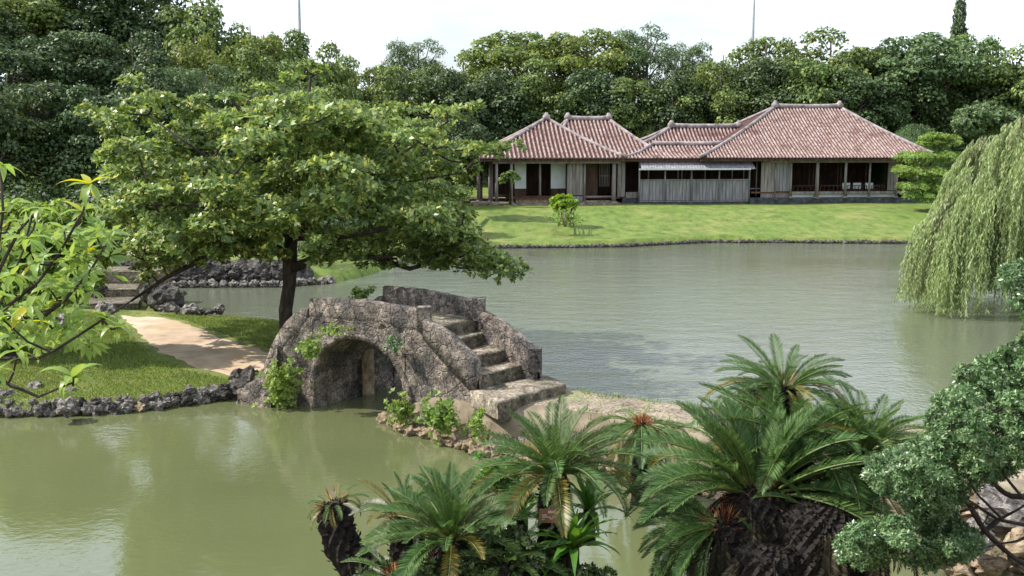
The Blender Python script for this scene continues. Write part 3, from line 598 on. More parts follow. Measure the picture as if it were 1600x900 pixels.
# far bank: kerb at the water and dark rock wall behind it
wall = empty('rock_wall', (-13, 43, 0), 'dark rough rock wall across the inlet, behind the sandy path', 'rock wall')
for k, (p, d) in enumerate(resample([(-17.5, 42.15, 0), (-13, 42.45, 0), (-9.6, 42.55, 0), (-7.6, 43.9, 0)], .42)):
    s = rr.uniform(.3, .4); put_rock('kerb_stone', (p.x, p.y - .12, .14), (s * 1.35, s, s * .85), 'rock', wall)
for row in range(3):
    for k, (p, d) in enumerate(resample([(-18, 42.35, 0), (-13, 42.75, 0), (-9.3, 42.9, 0)], .42)):
        s = rr.uniform(.45, .62); put_rock('stone', (p.x + rr.uniform(-.1, .1), p.y + .2 + .1 * row, .36 + .22 * row + rr.uniform(-.08, .1)), (s * 1.2, s, s * .8), 'rock_dark', wall)
def wall_core():
    pl = [Vector(p) for p in [(-19.5, 42.45, 0), (-17.5, 42.45, 0), (-13, 42.8, 0), (-9.4, 42.95, 0), (-8.6, 43.7, 0)]]; rows = []
    for p, d in resample(pl, .16):
        nn = Vector((-d.y, d.x, 0)); row = []
        for off, z in ((-.1, -.3), (-.06, .1), (0, .28), (.03, .45), (.06, .62), (.1, .78), (.16, .92), (.4, 1.0), (.75, 1.02), (.85, .6)):
            q = p + nn * off; q.z = z; k = .5; q += Vector((noise.noise(q * 2.3), noise.noise(q * 2.3 + Vector((5, 5, 5))), noise.noise(q * 2.3 + Vector((9, 1, 5))))) * .22; row.append(tuple(q))
        rows.append(row)
    w_ = 10; v_ = [p for r_ in rows for p in r_]; f_ = [(a * w_ + b, (a + 1) * w_ + b, (a + 1) * w_ + b + 1, a * w_ + b + 1) for a in range(len(rows) - 1) for b in range(w_ - 1)]
    link('wall_core', mesh_np('wall_core', v_, f_, M['rock_dark']), wall)
wall_core()
# low kerb of the far lawn: small stones joined, too small to pick apart
def joined_rocks(name, pl, step, s0, s1, z, mat, parent=None):
    parts = []; base = ROCK[mat][1]; bv = np.array([tuple(v_.co) for v_ in base.vertices]); bf = np.array([tuple(p.vertices) for p in base.polygons])
    for p, d in resample(pl, step):
        a = rr.uniform(0, 6.28); s = rr.uniform(s0, s1); c, s_ = math.cos(a), math.sin(a)
        v_ = bv @ np.array([[c, s_, 0], [-s_, c, 0], [0, 0, 1]]) * np.array([s * 1.3, s, s * .9]) + np.array([p.x, p.y + rr.uniform(-.05, .05), z]); parts.append((v_, bf))
    v_, f_ = merge(parts); return link(name, mesh_np(name, v_, f_, M[mat]), parent)
kerb = joined_rocks('shore_kerb', [(-5.6, 50, 0), (-5.0, 53, 0), (-2.8, 57.0, 0), (-1, 58.2, 0), (2.5, 58.4, 0), (6.5, 58.9, 0), (9.3, 60.4, 0), (12.2, 61.6, 0), (18, 61.2, 0), (24, 60.9, 0), (29, 58, 0)], .24, .2, .34, .07, 'rock_dark')
tag(kerb, 'low kerb of dark stones where the wide far lawn meets the pond', 'stone kerb', kind='stuff')
# single rocks
LR = 'rocks lying by the path and the slab bridge'
for px, py, z, s, m, lb in [
    (262, 462, .8, (1.3, .9, .95), 'rock_dark', 'tall dark rock heap just behind the start of the sandy path'),
    (240, 455, .9, (.9, .8, .9), 'rock_dark', 'dark rock leaning on the slab bridge end'),
    (262, 478, .5, (.8, .6, .55), 'rock', 'pale rounded boulder at the foot of the tall dark rock heap'),
    (298, 480, .5, (.85, .6, .45), 'rock', 'second boulder toward the inlet, after the pale rounded one'),
    (322, 483, .4, (.8, .5, .32), 'rock_dark', 'flat dark rock in the row out into the inlet'),
    (343, 478, .5, (.35, .35, .42), 'rock', 'small upright rock ending the row at the inlet'),
    (345, 494, .34, (.9, .35, .12), 'rock_dark', 'thin flat stone lying in the water at the row end'),
    (150, 455, .8, (.9, .8, .9), 'rock_dark', 'bluish dark rock on the outer side of the slab bridge'),
    (165, 478, .6, (.7, .6, .5), 'rock', 'rounded rock below the slab bridge, under the yellow sapling'),
    (104, 505, .5, (1.2, .9, .9), 'rock', 'mottled grey rock behind the sapling twigs'),
    (378, 541, .45, (.35, .3, .2), 'rock_tan', 'reddish brown stone at the grass edge near the tree trunk'),
    (352, 537, .45, (.22, .2, .14), 'rock_tan', 'smaller reddish stone near the tree trunk'),
    (105, 627, .45, (.55, .45, .42), 'rock', 'large mottled boulder on the stone edging of the island'),
    (50, 600, .45, (.5, .4, .26), 'rock', 'small grey rock in the lawn under the big-leaved whorl'),
    (112, 603, .45, (.4, .3, .18), 'rock', 'flat grey rock in the lawn beside the big-leaved whorl'),
    (12, 612, .45, (.6, .5, .32), 'rock', 'grey rock in the lawn at the frame edge'),
    (370, 582, .5, (.5, .45, .4), 'rock_dark', 'dark rock where the path meets the bridge foot'),
    (392, 588, .5, (.6, .5, .7), 'rock_dark', 'bluish dark rock against the bridge foot'),
    (380, 600, .35, (.8, .5, .5), 'rock_dark', 'black hollowed rock below the bridge foot at the water'),
    (300, 770, 0.05, (.01, .01, .01), 'rock', None)]:
    if lb is None: continue
    put_rock('rock', P(px, py, z) - Vector((0, 0, 0.12)), s, m, None, lb, 'rock', LR)
for px, py, z, s, m, lb in [(1498, 888, .12, (.5, .4, .3), 'rock_tan', 'yellowish rock at the bottom edge under the grey-green shrub'),
    (1545, 884, .16, (.55, .4, .3), 'rock_tan', 'cream rock beside the yellowish one under the grey-green shrub'),
    (1592, 868, .3, (.5, .4, .3), 'rock', 'grey rock in the bottom corner by the pale slab'),
    (1470, 866, .3, (.35, .3, .2), 'rock', 'small grey stone behind the lowest leaves of the grey-green shrub')]:
    put_rock('rock', P(px, py, z), s, m, None, lb, 'rock', 'rocks on the shore under the grey-green shrub')

for px, py, z, s, m, lb in [(1575, 800, .7, (1.0, .8, .5), 'rock', 'big pale boulder seen through the bare branches of the grey-green shrub'),
    (1525, 838, .6, (.6, .5, .4), 'rock', 'pale boulder below the big one, behind the forked branches'),
    (1600, 848, .55, (.6, .5, .35), 'rock_tan', 'tan boulder at the frame edge below the big one'), (1500, 800, .6, (.7, .5, .45), 'rock_tan', 'tan stone between the lowest branches of the grey-green shrub')]:
    put_rock('boulder', P(px, py, z), s, m, None, lb, 'boulder', 'boulders behind the bare branches')
# ------------------------------------------------------------------ slab bridge at the back of the island
sb = empty('slab_bridge', P(190, 475, .5), 'low stone slab bridge with two broad steps leading off the sandy path', 'bridge')
def slab(a, b, c, d, z0, z1, name='slab'):
    m = MB().quadbox([a, b, c, d], z0, z1); o = m.build(name, M['riser'], sb); return o
for k in range(4):
    y0 = 34.0 + .75 * k; x0 = -13.6 - .30 * k
    if k in (0, 2): slab((x0 - .95, y0), (x0 + 1.0, y0 + .1), (x0 + .6, y0 + 1.6), (x0 - 1.25, y0 + 1.5), .2, .62 + .26 * k / 2, 'step')
slab((-14.9 - 4.6, 37.9), (-13.3, 37.1), (-12.9, 38.5), (-19.2, 39.6), .75, 1.3)
MB().quadbox([(-19.2, 38.1), (-17.4, 37.9), (-17.2, 39.2), (-19, 39.4)], -.7, .74).build('pier', M['riser'], sb)
# ------------------------------------------------------------------ the arched stone bridge
B = np.array([-4.44, 22.7]); dN = np.array([.84, -.545])
def Nn(t):
    if t < -.2: a = B + dN * -.2; u = (-.2 - t); return a + np.array([-.93, .28]) * u
    if t > 3.04: a = B + dN * 3.04; b = np.array([-.73, 20.1]); return a + (b - a) * ((t - 3.04) / 1.45)
    return B + dN * t
def Ff(t):
    f3 = np.array([-.68, 22.4]); f0 = np.array([-2.9, 24.75]); f4 = np.array([.60, 21.05])
    if t > 3.04: return f3 + (f4 - f3) * ((t - 3.04) / 1.45)
    return f0 + (f3 - f0) * (t / 3.04)
def body_top(t):
    if t < -.15: return 2.1 - (-.15 - t) * 1.05
    if t > 3.04: return 2.1 - (t - 3.04) * .72
    return 2.1 + .05 * math.sin(PI * (t + .15) / 3.2)
def para_top(t):
    if t < -.18: u = (-.18 - t) / 1.25; return 2.28 - .1 * u - 1.3 * u ** 2.2
    if t > 3.06: u = (t - 3.06) / 1.43; return 2.33 - .12 * u - .56 * u ** 1.8
    return 2.52 + .07 * math.sin(PI * (t + .15) / 3.2)
A0, A1 = -0.06, 2.58
def arch(t):
    c = (A0 + A1) / 2; r = (A1 - A0) / 2; u = abs(t - c) / r
    return -.5 if u >= 1 else .5 + 1.24 * math.sqrt(max(0, 1 - u ** 2.0))
def rough(p, amp=.035):
    p = Vector(p); q = Vector((noise.noise(p * 2.1), noise.noise(p * 2.1 + Vector((9, 3, 1))), noise.noise(p * 2.1 + Vector((4, 8, 2))))) * amp
    q += Vector((noise.noise(p * 6.5), noise.noise(p * 6.5 + Vector((9, 3, 1))), noise.noise(p * 6.5 + Vector((4, 8, 2))))) * amp * .6
    q += Vector((noise.noise(p * 15), noise.noise(p * 15 + Vector((9, 3, 1))), noise.noise(p * 15 + Vector((4, 8, 2))))) * amp * .35
    return p + q
br = empty('stone_bridge', (-2.6, 22.3, 0), 'weathered arched stone footbridge with parapets and steps over the pond', 'bridge')
def grid_mesh(name, rows, mat, parent, amp=.035, kind=None):
    """rows: list of equally long lists of points"""
    w_ = len(rows[0]); v_ = [tuple(rough(p, amp)) for r_ in rows for p in r_]
    f_ = [(a * w_ + b, a * w_ + b + 1, (a + 1) * w_ + b + 1, (a + 1) * w_ + b) for a in range(len(rows) - 1) for b in range(w_ - 1)]
    me = mesh_np(name, v_, f_, mat); me.polygons.foreach_set('use_smooth', [True] * len(me.polygons)); return link(name, me, parent)
ts = sorted(set([round(x, 4) for x in np.arange(-1.42, 4.49, .07)] + [A0 + .001, A1 - .001, A0 - .001, A1 + .001, 4.49]))
def xyz(q, z): return (float(q[0]), float(q[1]), float(z))
for fn, nm in ((Nn, 'side_wall'), (Ff, 'side_wall')):
    rows = []
    for t in ts:
        lo = arch(t) if A0 < t < A1 else -.5; hi = body_top(t); rows.append([xyz(fn(t), lo + (hi - lo) * k / 26) for k in range(27)])
    grid_mesh(nm, rows, M['stone'], br)
# vault under the arch, with its side piers
angs = [A0 + (A1 - A0) * (1 - math.cos(PI * k / 30)) / 2 for k in range(31)]
prof = [(A0 + .0005, z) for z in np.linspace(-.5, .5, 8)][:-1] + [(min(max(t, A0 + .0005), A1 - .0005), arch(t) if A0 < t < A1 else .5) for t in angs] + [(A1 - .0005, z) for z in np.linspace(.5, -.5, 8)][1:]
rows = []
for (t, z) in prof:
    a, b = Nn(t), Ff(t); rows.append([xyz(a + (b - a) * k / 20, z if abs(z - arch(t)) > .3 else z) for k in range(21)])
grid_mesh('vault', rows, M['stone'], br, .03)
# ring of dressed stone round the near arch mouth, slightly proud
def ring(fn, out_dir):
    rows = []
    for k in range(0, 41):
        a = PI * k / 40; c = (A0 + A1) / 2; r = (A1 - A0) / 2; row = []
        for rad, off in ((1.0, -.02), (1.0, .022), (1.13, .022), (1.13, -.02)):
            t = c - math.cos(a) * r * rad; z = .5 + 1.24 * math.sin(a) * (1 + (rad - 1) * .95) - (.0 if 0 < k < 40 else .0)
            q = fn(t) + out_dir * off; row.append(xyz(q, z))
        rows.append(row)
    grid_mesh('arch_ring', rows, M['stone'], br, .04)
nrmN = np.array([-.545, -.84]); nrmF = -nrmN
ring(Nn, nrmN)
def block(name, a, b, th, z0, z1, mat, n=10, amp=.03):
    a = np.array(a); b = np.array(b); d = b - a; nr_ = np.array([-d[1], d[0]]) / np.linalg.norm(d) * th
    rows = [[xyz(a + d * k / n, z0 + (z1 - z0) * q) for q in (0, .25, .5, .75, 1)] + [xyz(a + d * k / n + nr_, z0 + (z1 - z0) * q) for q in (1, .5, 0)] for k in range(n + 1)]
    rows = [[rows[0][0]] * 8] + rows + [[rows[-1][0]] * 8]
    return grid_mesh(name, rows, M[mat], br, amp)
n0_, f0_ = Nn(0), Ff(0)
block('pilaster', n0_ + (f0_ - n0_) * .56 + np.array([.02, -.02]), n0_ + (f0_ - n0_) * .67 + np.array([.02, -.02]), -.1, -.4, 1.7, 'rock_tan', 4, .02)
bp_ = block('wing_wall', f0_ + np.array([-.04, .04]), f0_ + np.array([.95, 1.5]), .3, -.5, 1.15, 'stone')
# parapets
def parapet(fn, inward, tA, tB, name='parapet', step=.07, top=para_top, mat='stone', proud=.035):
    rows = []; tt = list(np.arange(tA, tB, step)) + [tB]
    for i, t in enumerate(tt):
        q = fn(t); o_ = q - inward * proud; i_ = q + inward * .22; lo = body_top(t) - .14; hi = top(t)
        prof_ = [(o_, lo - .0), (o_, lo), (o_, (lo + hi) / 2), (o_, hi - .03), (o_ + inward * .04, hi), (i_ - inward * .04, hi), (i_, hi - .03), (i_, (lo + hi) / 2), (i_, lo - .2)]
        row = [xyz(a, z) for a, z in prof_]
        if i in (0, len(tt) - 1):
            cx = (o_ + i_) / 2; row2 = [xyz(cx, (lo + hi) / 2)] * len(row)
            if i == 0: rows.append(row2)
            rows.append(row)
            if i == len(tt) - 1: rows.append(row2)
        else: rows.append(row)
    return grid_mesh(name, rows, M[mat], br, .022)
inN = np.array([.55, .83]); inF = -np.array([.60, .80])
for fn, inn in ((Nn, inN), (Ff, inF)):
    parapet(fn, inn, -.16, 3.04, proud=-.006); parapet(fn, inn, 3.1, 4.49); parapet(fn, inn, -1.4, -.22, proud=-.006)
for q, inn in ((Nn(3.04), inN), (Ff(3.04), inF), (Ff(4.42), inF)):
    c = q + inn * .09; z1 = 2.6 if q[1] != Ff(4.42)[1] else 1.74
    MB().quadbox([(c[0] - .15, c[1] - .13), (c[0] + .13, c[1] - .15), (c[0] + .15, c[1] + .13), (c[0] - .13, c[1] + .15)], z1 - .5, z1).build('end_block', M['stone'], br)
# deck and steps
def slab_grid(name, c4, z, depth, parent, mat='stone_top', n=14, amp=.018):
    """block with a worn top: c4 = near-left, near-right, far-right, far-left (x, y)"""
    c4 = [np.array(c) for c in c4]
    rows = []
    for a in range(n + 1):
        u = a / n; l = c4[0] + (c4[3] - c4[0]) * u; r = c4[1] + (c4[2] - c4[1]) * u
        row = [xyz(l, z - depth), xyz(l, z - depth * .5)] + [xyz(l + (r - l) * k / 8, z - (.02 if k in (0, 8) else 0)) for k in range(9)] + [xyz(r, z - .06), xyz(r, z - depth * .5), xyz(r, z - depth)]
        rows.append(row)
    rows = [[(rows[0][0][0], rows[0][0][1], z - depth)] * 0 + [(p[0], p[1], z - depth) for p in rows[0]]] + rows + [[(p[0], p[1], z - depth) for p in rows[-1]]]
    return grid_mesh(name, rows, M[mat], parent, amp)
slab_grid('deck', [Nn(-.15) + inN * .15, Nn(3.04) + inN * .1, Ff(3.04), Ff(-.15) + inF * .15], 2.15, .3, br, n=24)
far = [(-.68, 22.4), (-.445, 22.27), (.014, 21.7), (.43, 21.4), (1.11, 20.65)]
near = [(-1.83, 21.05), (-1.55, 20.85), (-1.18, 20.55), (-.78, 20.22), (-.275, 19.1)]
zs = [2.15, 1.88, 1.61, 1.34, 1.07]
for k in range(1, 5):
    n0, n1, f1, f0 = map(np.array, (near[k - 1], near[k], far[k], far[k - 1]))
    if k == 4: n0 = np.array((-.86, 20.15)); n1 = np.array(near[4]); f0 = np.array((.66, 21.55))
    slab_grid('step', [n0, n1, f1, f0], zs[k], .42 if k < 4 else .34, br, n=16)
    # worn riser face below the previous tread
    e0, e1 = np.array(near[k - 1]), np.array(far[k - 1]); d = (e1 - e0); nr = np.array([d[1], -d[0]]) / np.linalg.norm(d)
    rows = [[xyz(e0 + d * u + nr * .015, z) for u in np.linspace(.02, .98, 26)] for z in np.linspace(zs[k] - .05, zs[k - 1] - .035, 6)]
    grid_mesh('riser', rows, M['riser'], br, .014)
e0, e1 = np.array(near[4]), np.array(far[4]); d = e1 - e0; nr = np.array([d[1], -d[0]]) / np.linalg.norm(d)
grid_mesh('riser', [[xyz(e0 + d * u + nr * .015, z) for u in np.linspace(0, 1, 30)] for z in np.linspace(.66, 1.03, 7)], M['riser'], br, .014)
for k in range(1, 5):      # steps down on the island side
    t0, t1 = -.15 - .33 * (k - 1), -.15 - .33 * k
    slab_grid('step', [Nn(t1) + inN * .2, Nn(t0) + inN * .2, Ff(t0) + inF * .2, Ff(t1) + inF * .2], 2.15 - .27 * k, .45, br, n=8)
# buttress of piled stone at the island end of the near face
bt = []
for a in range(15):
    u = a / 14; t = -.95 - u * 1.0; row = []
    for b in range(12):
        q = b / 11; hgt = (1.35 - 1.1 * u ** .8); p = Nn(t) + nrmN * (.1 + .35 * (1 - q)) ; row.append(xyz(p + np.array([0, .0]), -.4 + (hgt + .4) * q))
    pt = Nn(t) - nrmN * .5; row.append(xyz(pt, (1.35 - 1.1 * u ** .8) * .96)); bt.append(row)
grid_mesh('buttress', bt, M['stone'], br, .1)

# weeds growing on the bridge: each clump a plant
def weed(px, py, D, rpx, hpx, label, n=60, L=.1, W=.06, mat='lf_weed', name='weed_clump', push=.12):
    c = Q(px, py, D); r_ = rpx * D / F; h_ = hpx * D / F; rg = np.random.default_rng(int(px + py))
    o = empty(name, c, label, 'plant', 'weeds rooted in the bridge stones')
    cs = np.stack([rg.normal(0, .42, n) * r_, -np.abs(rg.normal(0, 1, n)) * push, rg.normal(0, .42, n) * h_], 1); di = np.stack([rg.normal(0, .5, n), -.7 + rg.normal(0, .3, n), .7 + rg.normal(0, .4, n)], 1)
    v_, f_ = rosettes(rg, cs, di, 6, L, W); e = bpy.data.objects.new('foliage', mesh_np('foliage', v_, f_, M[mat])); COL.objects.link(e); e.parent = o
    mb = MB()
    for k in range(min(14, n)): mb.tube([(0, .12, -h_ * .3), tuple(cs[k] * .5 + np.array([0, .05, 0])), tuple(cs[k])], [.012, .009, .005], 4, cap=False)
    s = bpy.data.objects.new('stem', mb.mesh('stem', M['twig'])); COL.objects.link(s); s.parent = o
    return o
weed(440, 600, 22.75, 32, 44, 'tall bright green weed clump beside the left foot of the arch', 150)
weed(485, 542, 22.35, 20, 18, 'small yellow-green weed tuft high above the left foot of the arch', 50)
weed(520, 515, 22.1, 34, 13, 'thin trailing weeds under the parapet over the arch', 45, .07, .04)
weed(616, 538, 21.2, 14, 18, 'dull green weed tuft beside the right shoulder of the arch', 30, .07, .05, 'lf_holly')
weed(625, 640, 20.9, 26, 30, 'pale green weed clump at the right foot of the arch over the water', 90, .09, .05)
weed(690, 650, 19.95, 32, 34, 'leafy weed clump on the footing below the step parapet', 120, .1, .06)
weed(745, 660, 19.3, 18, 30, 'narrow weed clump close to the bottom step', 50, .09, .05)
weed(480, 690, 22.0, 1, 1, 'x', 1) if False else None
weed(1005, 715, 17.6, 20, 24, 'pale weed on the tan footing behind the cycads', 60, .08, .05)
weed(565, 458, 25.2, 26, 12, 'dark little plant growing behind the far parapet', 30, .1, .06, 'lf_main')

# ------------------------------------------------------------------ grass blades on the island and spit
def blades(name, region, n, h0, h1, seed):
    rg = np.random.default_rng(seed); x0, x1, y0, y1 = region
    x = rg.uniform(x0, x1, n * 3); y = rg.uniform(y0, y1, n * 3); ok = sdist(ISLAND, x, y) > .12
    # leave the trodden path bare
    pl = np.array([(P(px, py, zz).x, P(px, py, zz).y) for px, py in [(180, 488), (193, 510), (215, 535), (240, 560), (285, 577), (340, 586), (385, 592), (450, 560), (440, 548), (410, 540), (375, 532), (335, 517), (292, 500), (245, 488)]])
    dp = sdist([tuple(q) for q in pl], x, y); ok &= dp < -.05 + .2 * rg.random(len(x)) * (rg.random(len(x)) < .3)
    x = x[ok][:n]; y = y[ok][:n]; z = height(x, y); m = len(x)
    nor = unit(np.stack([rg.normal(size=m), rg.normal(size=m), np.full(m, .3)], 1)); ax = np.stack([rg.normal(0, .45, m), rg.normal(0, .45, m), np.ones(m)], 1)
    v_, f_ = leaf_quads(np.stack([x, y, z], 1), ax, nor, rg.uniform(h0, h1, m), .02, 0)
    return tag(link(name, mesh_np(name, v_, f_, M['grass_blade'])), kind='stuff')
blades('grass', (-19, -4, 22, 33.5), 130000, .03, .075, 5)

def spit_tufts():
    rg = np.random.default_rng(15); x = rg.uniform(-2, 14, 9000); y = rg.uniform(13, 22.5, 9000); d = sdist(SPIT, x, y); k = (d > .05) & ((d < .75) | (rg.random(9000) < .12)) & ~((x < 1.3) & (x > -3) & (y > 18.6) & (d > .35)); x, y = x[k], y[k]
    ctr = np.repeat(np.stack([x, y, height(x, y)], 1), 5, 0); m = len(ctr); ctr[:, :2] += rg.normal(0, .03, (m, 2)); v_, f_ = leaf_quads(ctr, rg.normal(size=(m, 3)) * .5 + np.array([0, 0, 1]), rg.normal(size=(m, 3)), rg.uniform(.05, .13, m), .014, 0)
    tag(link('spit_grass', mesh_np('spit_grass', v_, f_, M['grass_blade'])), kind='stuff')
spit_tufts()
# ------------------------------------------------------------------ the big spreading tree
def grow(mb, roots, pads, r, r_, wobble=.1):
    """joins every pad to the nearest point of the growing branch system"""
    nodes = [Vector(q) for q in roots]; todo = [Vector(p[:3]) for p in pads]; todo.sort(key=lambda e: min((e - q).length for q in roots))
    for e in todo:
        s_ = min(nodes, key=lambda q: (q - e).length + .8 * max(0, q.z - e.z)); d = (e - s_).length
        m_ = s_.lerp(e, .5) + Vector((r_.uniform(-1, 1), r_.uniform(-1, 1), r_.uniform(-1.2, .2))) * wobble * 1.8 * d
        cv = [s_ * (1 - u) ** 2 + m_ * 2 * u * (1 - u) + e * u * u for u in (0, .25, .5, .75, 1)]
        mb.tube(cv, [r, r * .85, r * .7, r * .55, r * .35], 5, cap=False, rough=.1, rng=r_); nodes += [cv[2], e]
def poly_xy(poly): return [tuple(p) for p in poly]
def main_tree():
    D0 = 28.0; base = Vector((-6.28, 28.1, gh(-6.28, 28.1)))
    o = empty('spreading_tree', base, 'broad spreading tree with layered glossy leaves standing behind the stone bridge', 'tree')
    rg = np.random.default_rng(21); r_ = random.Random(21)
    out_ = [(205, 118), (250, 128), (330, 150), (385, 140), (430, 122), (485, 97), (510, 135), (560, 150), (600, 142), (640, 165), (700, 150), (745, 166), (700, 190), (700, 215), (760, 215), (800, 228), (760, 245), (725, 262), (745, 285), (730, 320), (760, 372), (822, 415), (790, 432), (720, 425), (640, 418), (560, 412), (500, 402), (460, 385), (400, 405), (330, 408), (262, 418), (225, 440), (190, 410), (150, 345), (165, 300), (140, 255), (165, 225), (120, 175), (180, 165)]
    pads = []; tries = 0
    cx, cy = 440, 275
    while len(pads) < 210 and tries < 16000:
        tries += 1; px = rg.uniform(110, 830); py = rg.uniform(95, 440)
        s = float(sdist(out_, np.array([px]), np.array([py]))[0])
        if s < 9: continue
        e = min(1, ((px - cx) / 370) ** 2 + ((py - cy) / 185) ** 2); dmax = 4.8 * math.sqrt(max(0, 1 - e)) + .4; yo = rg.uniform(-1, 1) * dmax
        q = Q(px, py, D0 + yo); pr = min(.85, max(.34, s / 57 * .95)) * rg.uniform(.75, 1.2)
        if py > 375 and px > 300 and px < 520 and yo > 1: continue
        c = (q.x, q.y, q.z, pr, pr, pr * .36)
        if any((abs(c[0] - p[0]) ** 2 + abs(c[1] - p[1]) ** 2 + (2.0 * (c[2] - p[2])) ** 2) < (.48 * (c[3] + p[3])) ** 2 for p in pads): continue
        pads.append(c)
    # tips along the outline
    for (px, py) in [(135, 172), (205, 125), (480, 103), (740, 166), (800, 226), (780, 232), (810, 420), (790, 425), (232, 432), (160, 345), (500, 110), (715, 172), (640, 170), (150, 180), (690, 178)]:
        q = Q(px, py + 4, D0 + rg.uniform(-1, 1)); pads.append((q.x, q.y, q.z, .34, .34, .2))
    for (px, py) in [(740, 385), (770, 404), (792, 418), (718, 402), (700, 378), (758, 424), (688, 414), (722, 362), (660, 400), (735, 418), (310, 402), (340, 393), (368, 402), (398, 388), (425, 397), (500, 400), (540, 405), (585, 410), (252, 414), (280, 408), (620, 404)]:
        q = Q(px, py, D0 - 1 + rg.uniform(-.8, .8)); pads.append((q.x, q.y, q.z, .5, .5, .2))
    P_ = np.array(pads); area = P_[:, 3] ** 2; cnt = np.maximum(7, (area / area.mean() * 62).astype(int)); idx = np.repeat(np.arange(len(P_)), cnt); n = len(idx)
    d = unit(rg.normal(size=(n, 3))); dn = (d[:, 2] < 0) & (rg.random(n) < .6); d[dn, 2] *= -1
    pos = P_[idx, :3] + d * P_[idx, 3:] * (1 - .45 * rg.random(n) ** 1.5)[:, None]; di = unit(d * np.array([.7, .7, .5]) + np.array([0, 0, .75]) + rg.normal(size=(n, 3)) * .3)
    v_, f_ = rosettes(rg, pos, di, 7, .165, .09, droop=.12); link('crown', mesh_np('crown', v_, f_, M['lf_main']), o)
    mb = MB(); top = Q(455, 372, D0)
    tp = [base + Vector((-.05, 0, -.4)), base + Vector((.0, 0, .15)), Q(446, 485, D0 + .1), Q(452, 445, D0), Q(453, 408, D0), top]
    mb.tube(tp, [.28, .22, .19, .18, .2, .17], 12, rough=.06, rng=r_); o_trunk = mb.build('trunk', M['bark'], o, True)
    limbs = [[top, Q(470, 300, D0 + .3), Q(480, 200, D0), Q(485, 120, D0)], [Q(453, 420, D0), Q(500, 402, D0 - .5), Q(570, 398, D0 - .8), Q(640, 420, D0 - 1), Q(700, 405, D0 - 1)],
             [Q(452, 400, D0), Q(400, 372, D0 - .4), Q(330, 398, D0 - .8), Q(262, 432, D0 - .9), Q(205, 470, D0 - .6)], [top, Q(410, 310, D0 - 1), Q(330, 250, D0 - 2), Q(230, 180, D0 - 2)], [top, Q(520, 320, D0 - 1.2), Q(600, 260, D0 - 2), Q(700, 190, D0 - 1.5)],
             [top, Q(440, 320, D0 + 2), Q(340, 270, D0 + 3.5), Q(240, 240, D0 + 3)], [top, Q(500, 320, D0 + 2), Q(600, 290, D0 + 3), Q(720, 270, D0 + 2)], [top, Q(540, 370, D0 - 2), Q(640, 350, D0 - 3), Q(730, 380, D0 - 2.5)], [top, Q(390, 340, D0 - 2.5), Q(300, 320, D0 - 3.6), Q(190, 320, D0 - 2)]]
    lp = []
    for l in limbs:
        mb = MB(); k = len(l); r0_ = .15 if l[0] is not top or limbs.index(l) < 3 else .085; mb.tube(l, [r0_ * (1 - .78 * i / (k - 1)) for i in range(k)], 7, rough=.08, rng=r_); mb.build('limb', M['bark'], o, True)
        for a, b in zip(l, l[1:]):
            for u in (0, .25, .5, .75, 1): lp.append(a.lerp(b, u))
    mb = MB()
    grow(mb, lp, pads, .035, r_)
    tag(mb.build('branches', M['bark'], o, True), kind='stuff')
main_tree()

def leafy_bush(name, outline, D0, depth, npad, padm, per, k, L, W, mat, label, cat='bush', seed=1, pxm=None, barkm='bark', stems=None, squash=.5, group=None, sparse=1.0, trunkpts=None):
    """shrub or small tree filling an outline surveyed from the photograph, with real depth"""
    rg = np.random.default_rng(seed); r_ = random.Random(seed); O = np.array(outline, float); x0, y0 = O.min(0); x1, y1 = O.max(0); cx, cy = O.mean(0); pads = []; tries = 0
    while len(pads) < npad and tries < 12000:
        tries += 1; px = rg.uniform(x0, x1); py = rg.uniform(y0, y1); s = float(sdist(outline, np.array([px]), np.array([py]))[0]); sm = s * D0 / F
        if sm < padm * .25: continue
        dm = depth * min(1, math.sqrt(sm / (padm * 2.2))); yo = rg.uniform(-1, 1) * dm; q = Q(px, py, D0 + yo); pr = min(padm, max(padm * .4, sm)) * rg.uniform(.8, 1.15); c = (q.x, q.y, q.z, pr, pr, pr * squash)
        if any((c[0] - p[0]) ** 2 + (c[1] - p[1]) ** 2 + ((c[2] - p[2]) / squash * .8) ** 2 < (.5 * (c[3] + p[3])) ** 2 for p in pads): continue
        pads.append(c)
    P_ = np.array(pads); area = P_[:, 3] ** 2; cnt = np.maximum(5, (area / area.mean() * per).astype(int)); idx = np.repeat(np.arange(len(P_)), cnt); n = len(idx)
    d = unit(rg.normal(size=(n, 3))); dn = (d[:, 2] < 0) & (rg.random(n) < .6); d[dn, 2] *= -1
    pos = P_[idx, :3] + d * P_[idx, 3:] * (1 - .5 * rg.random(n) ** 1.4)[:, None]; di = unit(d + np.array([0, 0, .6]) + rg.normal(size=(n, 3)) * .35)
    v_, f_ = rosettes(rg, pos, di, k, L, W)
    b0 = trunkpts[0] if trunkpts else Vector((P_[:, 0].mean(), P_[:, 1].mean(), 0))
    if not trunkpts: b0.z = gh(b0.x, b0.y)
    o = empty(name, b0, label, cat, group); link('crown', mesh_np('crown', v_, f_, M[mat]), o)
    mb = MB(); lp = []
    if trunkpts:
        for i, (a, b) in enumerate(zip(trunkpts, trunkpts[1:])): lp += [a.lerp(b, u) for u in (.3, .6, 1)]
        rb = padm * .16; mb.tube(trunkpts, [rb * (1 - .55 * i / (len(trunkpts) - 1)) for i in range(len(trunkpts))], 8, rough=.08, rng=r_)
    else: lp = [b0 + Vector((0, 0, .1)), b0 + Vector((0, 0, .5))]
    grow(mb, lp, pads, padm * .05, r_)
    mb.build('trunk', M[barkm], o, True); return o

